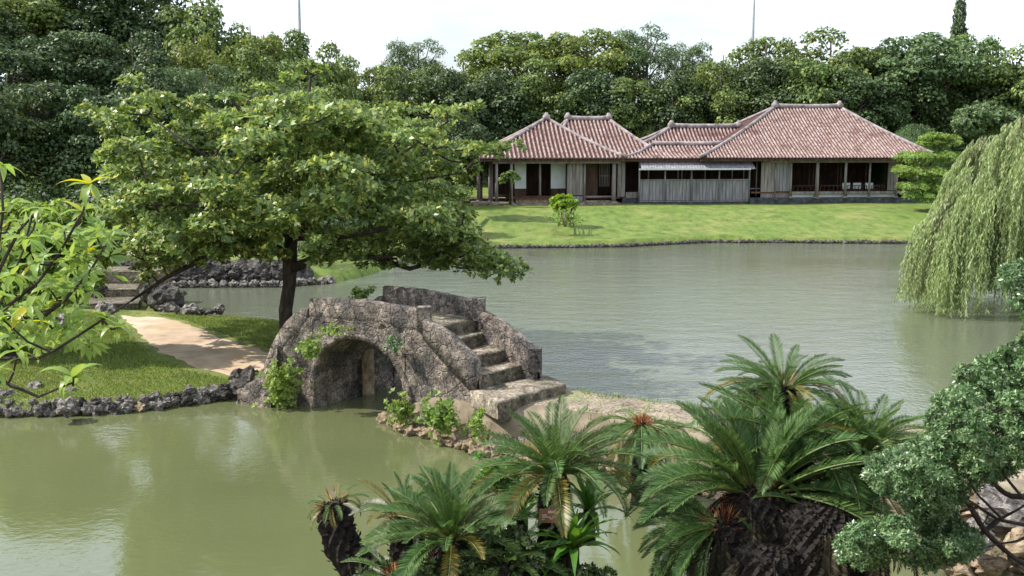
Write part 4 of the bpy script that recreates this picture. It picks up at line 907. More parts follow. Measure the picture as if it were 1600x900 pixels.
# shrub on the island behind the sapling, and a light hedge behind it
leafy_bush('island_shrub', [(-60, 330), (0, 305), (60, 318), (120, 308), (165, 335), (185, 400), (160, 450), (120, 480), (60, 500), (40, 560), (-60, 570)], 26.5, 1.2, 90, .6, 70, 6, .17, .1, 'lf_weed', 'bushy light green shrub on the island behind the big-leaved sapling', seed=31, trunkpts=[P(20, 560, .45), P(30, 500, .5) + Vector((0, 0, .6)), Q(50, 420, 26.5)])
leafy_bush('pavilion_tree', [(700, 222), (735, 215), (760, 218), (790, 226), (800, 234), (770, 240), (745, 250), (760, 262), (735, 285), (712, 300), (695, 260)], 69, 1.6, 22, 1.1, 30, 6, .3, .17, 'lf_main', 'small layered tree at the left corner of the square pavilion', 'tree', seed=33, trunkpts=[P(722, 352, .9), Q(722, 300, 69), Q(735, 240, 69)])
leafy_bush('garden_tree', [(776, 272), (795, 267), (812, 270), (816, 278), (800, 288), (780, 286)], 75, .5, 6, .6, 30, 6, .22, .12, 'lf_main', 'thin little tree with one leaf pad before the pavilion posts', 'tree', seed=34, trunkpts=[P(797, 321, 1.25), Q(798, 300, 75), Q(796, 280, 75)])

# right-hand grey-green shrub
holly_t = [Q(1700, 850, 8.8), Q(1610, 822, 8.7), Q(1560, 812, 8.6), Q(1510, 780, 8.5), Q(1470, 740, 8.4), Q(1450, 690, 8.4)]
leafy_bush('holly_shrub', [(1600, 398), (1570, 412), (1556, 432), (1562, 468), (1596, 490), (1600, 520), (1560, 545), (1512, 562), (1484, 575), (1488, 600), (1452, 622), (1446, 660), (1440, 684), (1405, 690), (1368, 706), (1345, 726), (1352, 752), (1380, 778), (1420, 800), (1380, 806), (1335, 812), (1300, 848), (1300, 884), (1345, 896), (1402, 880), (1450, 896), (1500, 886), (1545, 862), (1530, 832), (1498, 806), (1512, 775), (1560, 758), (1600, 738), (1660, 720), (1740, 700), (1740, 390)],
           8.6, .9, 560, .12, 60, 6, .04, .017, 'lf_holly', 'spreading grey-green small-leaved shrub reaching in from the frame edge', seed=35, trunkpts=holly_t, squash=.65)
hs = bpy.data.objects['holly_shrub']
def extra_branch(o, pts, r0, r1, mat='bark'):
    if len(pts) > 2:
        pp_ = [pts[0]] + list(pts) + [pts[-1]]; q_ = []
        for i in range(1, len(pp_) - 2):
            a, b, c0, d0 = pp_[i], pp_[i + 1], pp_[i - 1], pp_[i + 2]
            for t in (0, .25, .5, .75): q_.append(.5 * ((2 * a) + (b - c0) * t + (2 * c0 - 5 * a + 4 * b - d0) * t * t + (3 * a - c0 - 3 * b + d0) * t ** 3))
        pts = q_ + [pts[-1]]
    mb = MB(); k = len(pts); r_ = random.Random(k); mb.tube(pts, [r0 + (r1 - r0) * i / (k - 1) for i in range(k)], 7, rough=.08, rng=r_); return mb.build('branch', M[mat], o, True)
extra_branch(hs, [Q(1640, 770, 8.7), Q(1580, 775, 8.6), Q(1540, 745, 8.6), Q(1500, 730, 8.5)], .03, .012)
extra_branch(hs, [Q(1510, 780, 8.5), Q(1540, 830, 8.5), Q(1585, 872, 8.5), Q(1610, 885, 8.5)], .026, .018)
extra_branch(hs, [Q(1560, 812, 8.6), Q(1530, 835, 8.5), Q(1500, 832, 8.5), Q(1470, 848, 8.5)], .024, .01)
extra_branch(hs, [Q(1540, 745, 8.6), Q(1560, 710, 8.6), Q(1590, 690, 8.6)], .02, .008)
for q_ in ([(1570, 815), (1545, 790), (1520, 760), (1528, 720)], [(1600, 780), (1570, 742), (1560, 705), (1540, 680)], [(1620, 830), (1590, 845), (1560, 850), (1520, 862)], [(1530, 792), (1500, 800), (1470, 815), (1440, 835)], [(1560, 812), (1600, 790), (1630, 760)]): extra_branch(hs, [Q(a, b, 8.45) for a, b in q_], .014, .005)

# lawn shrub with bright lime head
leafy_bush('lime_shrub', [(862, 309), (872, 303), (890, 303), (902, 308), (903, 320), (896, 332), (891, 344), (876, 344), (869, 332), (862, 322)], 66.0, .7, 26, .42, 48, 6, .15, .1, 'lf_lime', 'small shrub with a lime green head standing alone on the far lawn', seed=36, barkm='bark_grey', trunkpts=[P(884, 353, .95), Q(884, 340, 66.0), Q(883, 322, 66.0)], squash=.8)
lsh = bpy.data.objects['lime_shrub']
for k in range(13):
    a = k * .9; b0 = P(884, 353, .95); extra_branch(lsh, [b0 + Vector((math.cos(a) * .5, math.sin(a) * .4, 0)), b0 + Vector((math.cos(a) * .35, math.sin(a) * .3, .6)), Q(884, 325, 66.0) + Vector((math.cos(a) * .5, 0, 0))], .03, .015, 'twig')
rgl = np.random.default_rng(9); bp0 = np.array(P(884, 353, .95)); pq = bp0 + np.stack([rgl.normal(0, .42, 200), rgl.normal(0, .3, 200), np.abs(rgl.normal(0, .5, 200)) + .05], 1); v_, f_ = rosettes(rgl, pq, rgl.normal(size=(200, 3)) + np.array([0, 0, 1]), 5, .13, .07)
link('low_foliage', mesh_np('low_foliage', v_, f_, M['lf_weed']), lsh)
# clipped cloud pine by the main hall
leafy_bush('cloud_pine', [(1424, 214), (1450, 206), (1480, 206), (1510, 216), (1512, 228), (1470, 236), (1430, 230)], 74, 1.4, 26, .75, 50, 6, .17, .05, 'lf_topiary', 'clipped cloud pine with bright layered pads at the corner of the main hall', 'tree', seed=37, squash=.4,
           trunkpts=[P(1458, 321, 1.2), Q(1462, 290, 74), Q(1450, 262, 74), Q(1470, 232, 74)])
cp = bpy.data.objects['cloud_pine']
def add_pads(o, pads, per, k, L, W, mat, seed, name='foliage_pad'):
    rg = np.random.default_rng(seed)
    for (px, py, D, rx, rz_) in pads:
        c = Q(px, py, D); n = per; d = unit(rg.normal(size=(n, 3))); dn = (d[:, 2] < 0) & (rg.random(n) < .75); d[dn, 2] *= -1
        pos = np.array(c) + d * np.array([rx, rx * .8, rz_]) * (1 - .3 * rg.random(n))[:, None] * (1 + .18 * np.sin(d[:, 0:1] * 9 + px)); v_, f_ = rosettes(rg, pos, unit(d + np.array([0, 0, .8])), k, L, W); link(name, mesh_np(name, v_, f_, M[mat]), o)
add_pads(cp, [(1432, 247, 73.6, 1.7, .45), (1472, 246, 74.0, 1.9, .45), (1420, 268, 73.2, 1.3, .45), (1452, 272, 73.2, 2.0, .5), (1488, 272, 74, 1.4, .45), (1434, 294, 73.0, 1.5, .5), (1468, 298, 73.2, 1.9, .5), (1448, 308, 72.8, 1.5, .35)], 850, 6, .15, .05, 'lf_topiary', 5)
# round shrub on the slope
leafy_bush('round_shrub', [(1484, 196), (1496, 170), (1530, 156), (1565, 158), (1592, 176), (1598, 200), (1560, 214), (1500, 214)], 84, 2.0, 40, 1.0, 40, 6, .24, .14, 'lf_pine', 'round clipped green shrub above the cloud pine', seed=38, barkm='bark_grey', squash=.6)
# grassy mound
def mound():
    c = Q(1432, 196, 87); base = gh(c.x, c.y); rows = []; R0 = 3.6; ht = c.z - base
    for a in range(13):
        u = a / 12; rows.append([(c.x + (1 + .05 * noise.noise(Vector((a * .4, t * 1.5, 0)))) * math.cos(t) * R0 * 1.05 * math.sin(u * PI / 2), c.y + math.sin(t) * R0 * math.sin(u * PI / 2), base - .2 + (ht + .2) * math.cos(u * PI / 2)) for t in np.linspace(0, 2 * PI, 37)])
    w_ = 37; v_ = [p for r_ in rows for p in r_]; f_ = [(a * w_ + b, a * w_ + b + 1, (a + 1) * w_ + b + 1, (a + 1) * w_ + b) for a in range(12) for b in range(36)]
    tag(link('grass_mound', mesh_np('grass_mound', v_, f_, M['mound_shade'], True)), kind='structure')
mound()
def mound_tufts():
    c = Q(1432, 196, 87); base = gh(c.x, c.y); ht = c.z - base; rg = np.random.default_rng(3); n = 9000; a = rg.uniform(0, 2 * PI, n); u = np.sqrt(rg.random(n))
    pos = np.stack([c.x + np.cos(a) * 3.65 * np.sin(u * PI / 2), c.y + np.sin(a) * 3.5 * np.sin(u * PI / 2), base - .25 + (ht + .2) * np.cos(u * PI / 2)], 1)
    v_, f_ = leaf_quads(pos, rg.normal(size=(n, 3)) * .6 + np.array([0, 0, 1]), rg.normal(size=(n, 3)), rg.uniform(.1, .34, n), .1); tag(link('mound_grass', mesh_np('mound_grass', v_, f_, M['lf_dark'])), kind='stuff')
mound_tufts()

# ------------------------------------------------------------------ willow
def willow():
    rg = np.random.default_rng(44); r_ = random.Random(44); c = Vector((18.9, 36.2, 0)); c.z = gh(19.6, 36.2); c.x = 19.4
    o = empty('willow', c, 'pale weeping willow trailing its branches to the water at the frame edge', 'tree'); pos, ax = [], []; mb = MB(); nst = 3600; RX, RY = 5.4, 3.6
    bun = []
    for k in range(150):
        a = r_.uniform(0, 2 * PI); q = math.sqrt(r_.random()); bun.append((math.cos(a) * q, math.sin(a) * q, r_.uniform(.55, 1.0), r_.uniform(-.35, .3), r_.uniform(.4, 1.1)))
    for k in range(nst):
        bx_, by_, bl, bzz, bf = bun[k % len(bun)]; x = bx_ + r_.gauss(0, .045); y = by_ + r_.gauss(0, .055); q = min(1.05, math.hypot(x, y))
        sx = c.x + x * RX * .83; sy = c.y + y * RY * .85; ztop = 3.3 + 3.5 * max(0, 1 - q ** 3.2) + bzz + r_.uniform(-.25, .15)
        ln = min(3.6 * bl * r_.uniform(.6, 1.1), ztop - r_.uniform(.05, .6)); fl = .7 * bf * (.4 + q)
        if q > .66: ln = min(ztop - r_.uniform(.0, .8), ln * 2.0)
        m = int(ln / .085); px_, py_ = sx, sy; pts = []
        for i in range(m + 1):
            u = i / max(1, m); p = (sx + x * fl * (1 - math.exp(-2.2 * u)) + .04 * math.sin(i * .5 + k), sy + y * fl * (1 - math.exp(-2.2 * u)), ztop + .18 * math.sin(min(1, u * 4) * PI / 2) - ln * u ** 1.15)
            pts.append(p)
            for _ in (0, 1): pos.append(p); ax.append((r_.uniform(-.6, .6), r_.uniform(-.6, .6), -1.0))
        if k % 3 == 0: mb.tube([pts[0], pts[len(pts) // 2], pts[-1]], [.012, .008, .004], 3, cap=False)
    pos = np.array(pos); ax = np.array(ax); n = len(pos); s = rg.uniform(.7, 1.3, n); v_, f_ = leaf_quads(pos, ax, unit(rg.normal(size=(n, 3))), (.17 * s), (.038 * s))
    link('hanging_foliage', mesh_np('foliage', v_, f_, M['lf_willow']), o); mb.build('strands', M['twig'], o)
    mt = MB(); mt.tube([c + Vector((0, 0, -.3)), c + Vector((-.1, 0, 1.2)), c + Vector((-.4, 0, 2.6)), c + Vector((-.6, 0, 4.6))], [.42, .33, .26, .1], 10, rough=.06, rng=r_)
    for k in range(14):
        a = k * 2.4; q = .6 + .3 * (k % 3) / 2; mt.tube([c + Vector((-.3, 0, 2.2 + .1 * k)), c + Vector((math.cos(a) * RX * q * .4, math.sin(a) * RY * q * .4, 4.4)), c + Vector((math.cos(a) * RX * q * .75, math.sin(a) * RY * q * .75, 2.7 + 3.3 * math.sqrt(1 - q * q * .8) - c.z))], [.12, .07, .02], 6, cap=False)
    mt.build('trunk', M['bark'], o, True)
willow()

# ------------------------------------------------------------------ cycads
def frond_mesh(name, L_, arch_, mat, nl=72, wid=.17, vang=.55, seed=0):
    """frond along +Y rising then arching down; leaflets in a V on both sides"""
    r_ = random.Random(seed); pts = []; p = Vector((0, 0, 0)); ang = 0.0; N_ = 16
    for i in range(N_ + 1):
        pts.append(p.copy()); a = -arch_ * (i / N_) ** 1.3; p = p + Vector((0, math.cos(a), math.sin(a))) * (L_ / N_)
    v_, f_ = [], []
    def quad(a, b, c, d): n = len(v_); v_.extend([a, b, c, d]); f_.append((n, n + 1, n + 2, n + 3))
    for i in range(nl):
        u = .1 + .9 * i / (nl - 1); k = u * N_; j = min(int(k), N_ - 1); c = pts[j].lerp(pts[j + 1], k - j); tn = (pts[j + 1] - pts[j]).normalized(); up = Vector((1, 0, 0)).cross(tn) 
        ln = wid * (math.sin(min(1, (u - .05) * 2.2) * PI / 2)) * (1 if u < .75 else (1 - (u - .75) / .25 * .7)) * r_.uniform(.88, 1.08)
        for s in (-1, 1):
            va = vang + r_.uniform(-.12, .12); d = (Vector((s, 0, 0)) * math.cos(va) + up * math.sin(va) + tn * (.55 + .5 * u)).normalized(); w_ = tn * .0078
            mid = c + d * ln * .5; tip = c + d * ln - up * ln * .1; quad(tuple(c - w_ * .5), tuple(mid - w_), tuple(tip), tuple(mid + w_))
    me = mesh_np(name, np.array(v_), np.array(f_), M[mat]); me.materials.append(M['bark_black' if mat == 'lf_skirt' else 'rachis'])
    mb = MB(); mb.tube(pts, [.011 * (1 - .8 * i / N_) + .002 for i in range(N_ + 1)], 4, cap=False)
    bm = bmesh.new(); bm.from_mesh(me); n0 = len(bm.faces); vs = [bm.verts.new(q) for q in mb.v]
    for q in mb.f: fc = bm.faces.new([vs[i] for i in q]); fc.material_index = 1
    bm.to_mesh(me); bm.free(); return me
FR = {}
for mt_ in ('lf_cycad', 'lf_cycad_old', 'lf_grey', 'lf_skirt'):
    FR[mt_] = [frond_mesh('frond', 1.0, a, mt_, seed=i) for i, a in enumerate((.5, .9, 1.3, 1.7))]
def trunk_scales(mb, pts, r0, r1, seed=0, seg=16):
    seg = max(14, int(2 * PI * r0 / .065) // 2 * 2)
    """cycad trunk: stacked diamond leaf bases"""
    pts = [Vector(p) for p in pts]; total = sum((b - a).length for a, b in zip(pts, pts[1:])); nr = max(8, int(total / .045)); out_ = []
    for i in range(nr + 1):
        u = i / nr * (len(pts) - 1); j = min(int(u), len(pts) - 2); a, b = pts[j], pts[j + 1]
        c0 = pts[max(j - 1, 0)]; d0 = pts[min(j + 2, len(pts) - 1)]; t = u - j
        p = .5 * ((2 * a) + (b - c0) * t + (2 * c0 - 5 * a + 4 * b - d0) * t * t + (3 * a - c0 - 3 * b + d0) * t ** 3); out_.append(p)
    r_ = random.Random(seed); n0 = len(mb.v); prev = None
    for i, p in enumerate(out_):
        d = (out_[min(i + 1, nr)] - out_[max(i - 1, 0)]).normalized(); x = d.cross(Vector((0, 1, 0.01))).normalized(); y = d.cross(x)
        for k in range(seg):
            t = 2 * PI * (k + .5 * (i % 2)) / seg; dome = 1 - max(0, i / nr - .82) * 2.2; r = (r0 + (r1 - r0) * i / nr) * dome + (.022 if (k + i // 2) % 2 else -.014) + r_.uniform(-.014, .014); mb.v.append(tuple(p + x * math.cos(t) * r + y * math.sin(t) * r))
    for i in range(nr):
        for k in range(seg): k2 = (k + 1) % seg; a = n0 + i * seg; mb.f.append((a + k, a + k2, a + seg + k2, a + seg + k))
    mb.f.append(tuple(n0 + nr * seg + k for k in range(seg)))
def cycad(label, head, base, rad, nf, L_, el0=10, el1=80, old=.12, grey=0, seed=0, axis=(0, 0, 1), rust=40, az=None, group='cycads on the near bank', mids=None, skirt=0):
    r_ = random.Random(seed); head = Vector(head); base = Vector(base); o = empty('cycad', base, label, 'cycad', group)
    mb = MB(); trunk_scales(mb, [base] + [Vector(m_) for m_ in (mids or [])] + [head], rad * 1.1, rad * (.8 if rad > .3 else 1), seed); mb.build('trunk', M['bark_black'], o)
    # old leaf bases standing off the trunk
    tv = np.array(mb.v); rg0 = np.random.default_rng(seed + 50); pick = tv[rg0.random(len(tv)) < .8]; ctr = np.array([(base.x + head.x) / 2, (base.y + head.y) / 2, 0]) * 0
    axl = np.array(head - base); tt_ = ((pick - np.array(base)) @ axl) / (axl @ axl); cen = np.array(base) + tt_[:, None] * axl; ou = unit(pick - cen); v0, f0 = leaf_quads(pick - ou * .01, ou * .8 + np.array([0, 0, .8]) + rg0.normal(size=pick.shape) * .25, ou + rg0.normal(size=pick.shape) * .2, rg0.uniform(.035, .075, len(pick)), .035, .1)
    tag(link('leaf_bases', mesh_np('leaf_bases', v0, f0, M['lf_skirt']), o), kind='stuff')
    for k in range(skirt):
        f_ = bpy.data.objects.new('dead_frond', FR['lf_skirt'][r_.choice((1, 2))]); COL.objects.link(f_); f_.parent = o; a = r_.uniform(0, 6.28); s_ = r_.uniform(.55, .95)
        f_.matrix_local = Matrix.Translation(head - base + Vector((-math.sin(a) * rad * .9, math.cos(a) * rad * .9, -r_.uniform(.02, .25)))) @ Matrix.Rotation(a, 4, 'Z') @ Matrix.Rotation(R(r_.uniform(-75, -25)), 4, 'X') @ Matrix.Diagonal((s_, s_, s_, 1))
    axv = Vector(axis).normalized(); q0 = Vector((0, 0, 1)).rotation_difference(axv)
    for k in range(nf):
        u = (k + .5) / nf; el = R(el0 + (el1 - el0) * u ** .85 + r_.uniform(-6, 6)); a = k * 2.39996 + r_.uniform(-.2, .2)
        if az is not None: a = az[0] + (az[1] - az[0]) * ((k * .618034) % 1)
        mt_ = 'lf_cycad'; q = r_.random()
        if u < .45 and q < old: mt_ = 'lf_cycad_old'
        elif u < .5 and q > 1 - grey: mt_ = 'lf_grey'
        vi = 2 if u < .4 else (1 if u < .8 else 0); vi = max(0, min(3, vi + r_.choice((-1, 0, 0, 1))))
        f_ = bpy.data.objects.new('frond', FR[mt_][vi]); COL.objects.link(f_); f_.parent = o; s = L_ * r_.uniform(.85, 1.12) * (1.08 - .38 * u)
        rot = q0.to_matrix().to_4x4() @ Matrix.Rotation(a, 4, 'Z') @ Matrix.Rotation(el, 4, 'X') @ Matrix.Rotation(r_.uniform(-.25, .25), 4, 'Y')
        off = q0 @ Vector((-math.sin(a) * math.cos(el), math.cos(a) * math.cos(el), 0)) * rad * .5
        f_.matrix_local = Matrix.Translation(head - base + off) @ rot @ Matrix.Diagonal((s * r_.uniform(.9, 1.1), s, s, 1))
    if rust:
        rg = np.random.default_rng(seed); n = rust * 3; d = unit(rg.normal(size=(n, 3)) + np.array([0, 0, .6])); v_, fc = leaf_quads(np.array(head - axv * .04) + d * np.array([rad * .7, rad * .7, .08]), d, unit(rg.normal(size=(n, 3))), min(rad * 1.2, .17), .012, .05); link('scale_leaves', mesh_np('scale_leaves', v_, fc, M['rust']), o)
    return o
def bz(px, D, dx=0): x = (px - 800) / F * D; return Vector((x, D, gh(x, D) - .1))
cycad('largest cycad, its wide front head of arching fronds over a red-brown tuft', Q(1185, 764, 10.3), bz(1200, 9.9), .42, 66, 1.32, 4, 76, .10, seed=1, rust=36, skirt=36, axis=(-.02, -.1, 1), az=(-.70 * PI, .74 * PI))
cycad('cycad whose flat-topped head stands highest and farthest back in the right group', Q(1225, 604, 11.6), bz(1235, 11.3), .17, 40, .95, -18, 55, .3, seed=2, rust=20)
cycad('cycad with dense feathery fronds between the highest head and the largest one', Q(1245, 690, 10.9), bz(1240, 10.6), .18, 50, 1.25, -15, 55, .12, seed=3, rust=10, skirt=14, axis=(.1, .1, 1))
cycad('cycad with blue-green upright fronds next to the grey-green shrub', Q(1350, 705, 10.6), bz(1330, 10.2), .17, 36, .95, 0, 75, .08, seed=4, rust=10, skirt=14, axis=(.15, 0, 1))
cycad('cycad with a bare reddish crown and drooping fronds by the end of the spit', Q(1003, 662, 16.6), bz(1006, 16.4), .13, 30, 1.15, -45, 15, .5, seed=5, rust=110)
cycad('low cycad head drooping over the water at the foot of the largest one', Q(1128, 815, 10.0), bz(1160, 9.8), .2, 30, 1.05, -25, 50, .05, seed=6, rust=40, skirt=14, axis=(-.6, -.2, 1), az=(.15 * PI, .8 * PI), mids=[Q(1150, 870, 9.9)])
cycad('tall slim cycad carrying the small wooden sign on its trunk', Q(868, 738, 10.4), bz(862, 10.0), .14, 54, 1.02, 0, 70, .2, seed=7, rust=16, skirt=8)
cycad('cycad with upright fronds between the bent trunk and the sign', Q(705, 842, 9.9), bz(712, 9.6), .15, 44, .9, 8, 82, .1, grey=.2, seed=8, rust=20, axis=(0, -.1, 1))
cycad('cycad with a stout dark trunk and browned frond tips behind the upright one', Q(632, 808, 10.5), bz(640, 10.2), .17, 26, .62, -5, 80, .7, grey=.35, seed=9, rust=30, axis=(.1, .1, 1))
cycad('bent cycad trunk leaning out over the water with a shaggy cut head', Q(522, 785, 10.8), Q(588, 915, 10.6), .17, 20, .34, -25, 35, .6, grey=.3, seed=10, rust=20, skirt=0, mids=[Q(535, 852, 10.7)], axis=(-.2, -.1, 1))
cycad('ragged cycad with rusty tips behind the upright fronds', Q(690, 790, 10.9), bz(690, 10.6), .14, 26, .55, 10, 75, .5, seed=11, rust=20)
cycad('half-hidden dark cycad under the largest head, facing the shrub', Q(1290, 790, 10.0), bz(1290, 9.7), .5, 20, .7, 0, 60, .05, seed=12, rust=0, skirt=34, az=(-.6 * PI, .6 * PI))
cycad('dried grey cycad fronds lying low at the bottom between trunks', Q(620, 905, 9.8), bz(620, 9.7), .12, 18, .65, -5, 40, .1, grey=.9, seed=13, rust=60)
cycad('small dark cycad at the bottom between the upright fronds and the sign', Q(790, 880, 9.7), bz(790, 9.5), .2, 26, .7, -10, 60, .05, seed=14, rust=0)
cycad('headless black cycad trunk hung with dead fronds, lowest in the right group', Q(1200, 850, 9.7), bz(1200, 9.6), .38, 4, .4, 20, 60, .05, seed=15, rust=0, skirt=40, az=(-.5 * PI, .5 * PI))

# strap-leaved fern under the sign, and leafy weeds round it
def blade_mesh(name, L_, W_, arch_, mat, n=9, wave=.1):
    v_ = []; p = Vector((0, 0, 0))
    for i in range(n + 1):
        u = i / n; a = -arch_ * u ** 1.4; w_ = W_ * math.sin(PI * min(1, .1 + .9 * u) ** .8) * .5 + .002; zoff = wave * W_ * math.sin(i * 1.9)
        v_ += [(p.x - w_, p.y, p.z + w_ * .35 + zoff), (p.x, p.y, p.z), (p.x + w_, p.y, p.z + w_ * .35 - zoff)]; p = p + Vector((0, math.cos(a), math.sin(a))) * (L_ / n)
    f_ = []
    for i in range(n): a = i * 3; f_ += [(a, a + 1, a + 4, a + 3), (a + 1, a + 2, a + 5, a + 4)]
    return mesh_np(name, v_, f_, M[mat], True)
BL = [blade_mesh('leaf', 1, .15, a, 'lf_fern') for a in (.5, 1.0, 1.5)]
def fern(label, c, n, L_, seed, group='strap-leaved ferns under the cycads'):
    r_ = random.Random(seed); o = empty('nest_fern', c, label, 'fern', group)
    for k in range(n):
        u = (k + .5) / n; el = R(5 + 78 * u + r_.uniform(-8, 8)); a = k * 2.39996 + r_.uniform(-.2, .2); f_ = bpy.data.objects.new('leaf', BL[0 if u > .7 else (1 if u > .3 else 2)]); COL.objects.link(f_); f_.parent = o; s = L_ * r_.uniform(.75, 1.15)
        f_.matrix_local = Matrix.Rotation(a, 4, 'Z') @ Matrix.Rotation(el, 4, 'X') @ Matrix.Diagonal((s, s, s, 1))
    mb = MB(); mb.tube([(0, 0, -.35), (0, 0, .03)], [.08, .06], 8); t = bpy.data.objects.new('rootstock', mb.mesh('rootstock', M['bark'])); COL.objects.link(t); t.parent = o
fern('bright strap-leaved fern spreading below the wooden sign', Q(895, 858, 9.9), 26, .62, 1)
fern('strap-leaved fern pointing upright beside the slim trunk', Q(920, 800, 10.5), 20, .55, 2)
fern('small fern growing on the other side of the sign trunk', Q(815, 810, 10.5), 18, .42, 3)
leafy_bush('bank_weeds', [(740, 700), (800, 720), (830, 760), (840, 800), (800, 830), (760, 800), (745, 750)], 10.9, .25, 14, .14, 20, 6, .07, .03, 'lf_fern', 'loose leafy weeds left of the sign between the cycads', 'weeds', seed=40)
leafy_bush('bank_scrub', [(560, 885), (640, 872), (690, 868), (730, 835), (800, 815), (840, 830), (860, 860), (930, 880), (960, 890), (970, 930), (540, 930)], 9.9, .45, 70, .15, 20, 6, .07, .035, 'lf_dark', 'dark low scrub along the bottom edge under the cycads', 'weeds', seed=41)
# the wooden sign
sgn = empty('sign', Q(859, 806, 9.82), 'small worn wooden name sign fixed to the slim cycad trunk', 'sign')
def local_box(name, parent, x0, x1, y0, y1, z0, z1, mat):
    mb = MB().quadbox([(x0, y0), (x1, y0), (x1, y1), (x0, y1)], z0, z1); o = bpy.data.objects.new(name, mb.mesh(name, M[mat])); COL.objects.link(o); o.parent = parent; return o
local_box('board', sgn, -.105, .105, -.012, .012, -.07, .07, 'sign')
local_box('faded_strip', sgn, -.02, .095, -.0155, -.0125, .035, .06, 'sign_light')
for k, (a, b, z) in enumerate([(-.08, -.03, .01), (-.08, .01, -.012), (.02, .06, -.01), (-.08, -.04, -.04), (.0, .03, -.03)]): local_box('lettering', sgn, a, b, -.0155, -.0125, z, z + .009, 'sign_light')
sgn.rotation_euler = (.05, .03, .08)
# wooden post by the water
pp = Q(1040, 876, 11.6); post = empty('wooden_post', (pp.x, pp.y, gh(pp.x, pp.y) - .2), 'short square wooden post by the water below the drooping fronds', 'post')
MB().quadbox([(pp.x - .065, pp.y - .065), (pp.x + .065, pp.y - .065), (pp.x + .065, pp.y + .065), (pp.x - .065, pp.y + .065)], gh(pp.x, pp.y) - .2, pp.z).build('shaft', M['wood_dark'], post)
MB().quadbox([(pp.x - .075, pp.y - .075), (pp.x + .075, pp.y - .075), (pp.x + .06, pp.y + .06), (pp.x - .06, pp.y + .06)], pp.z + .002, pp.z + .03).build('cap', M['wood'], post)

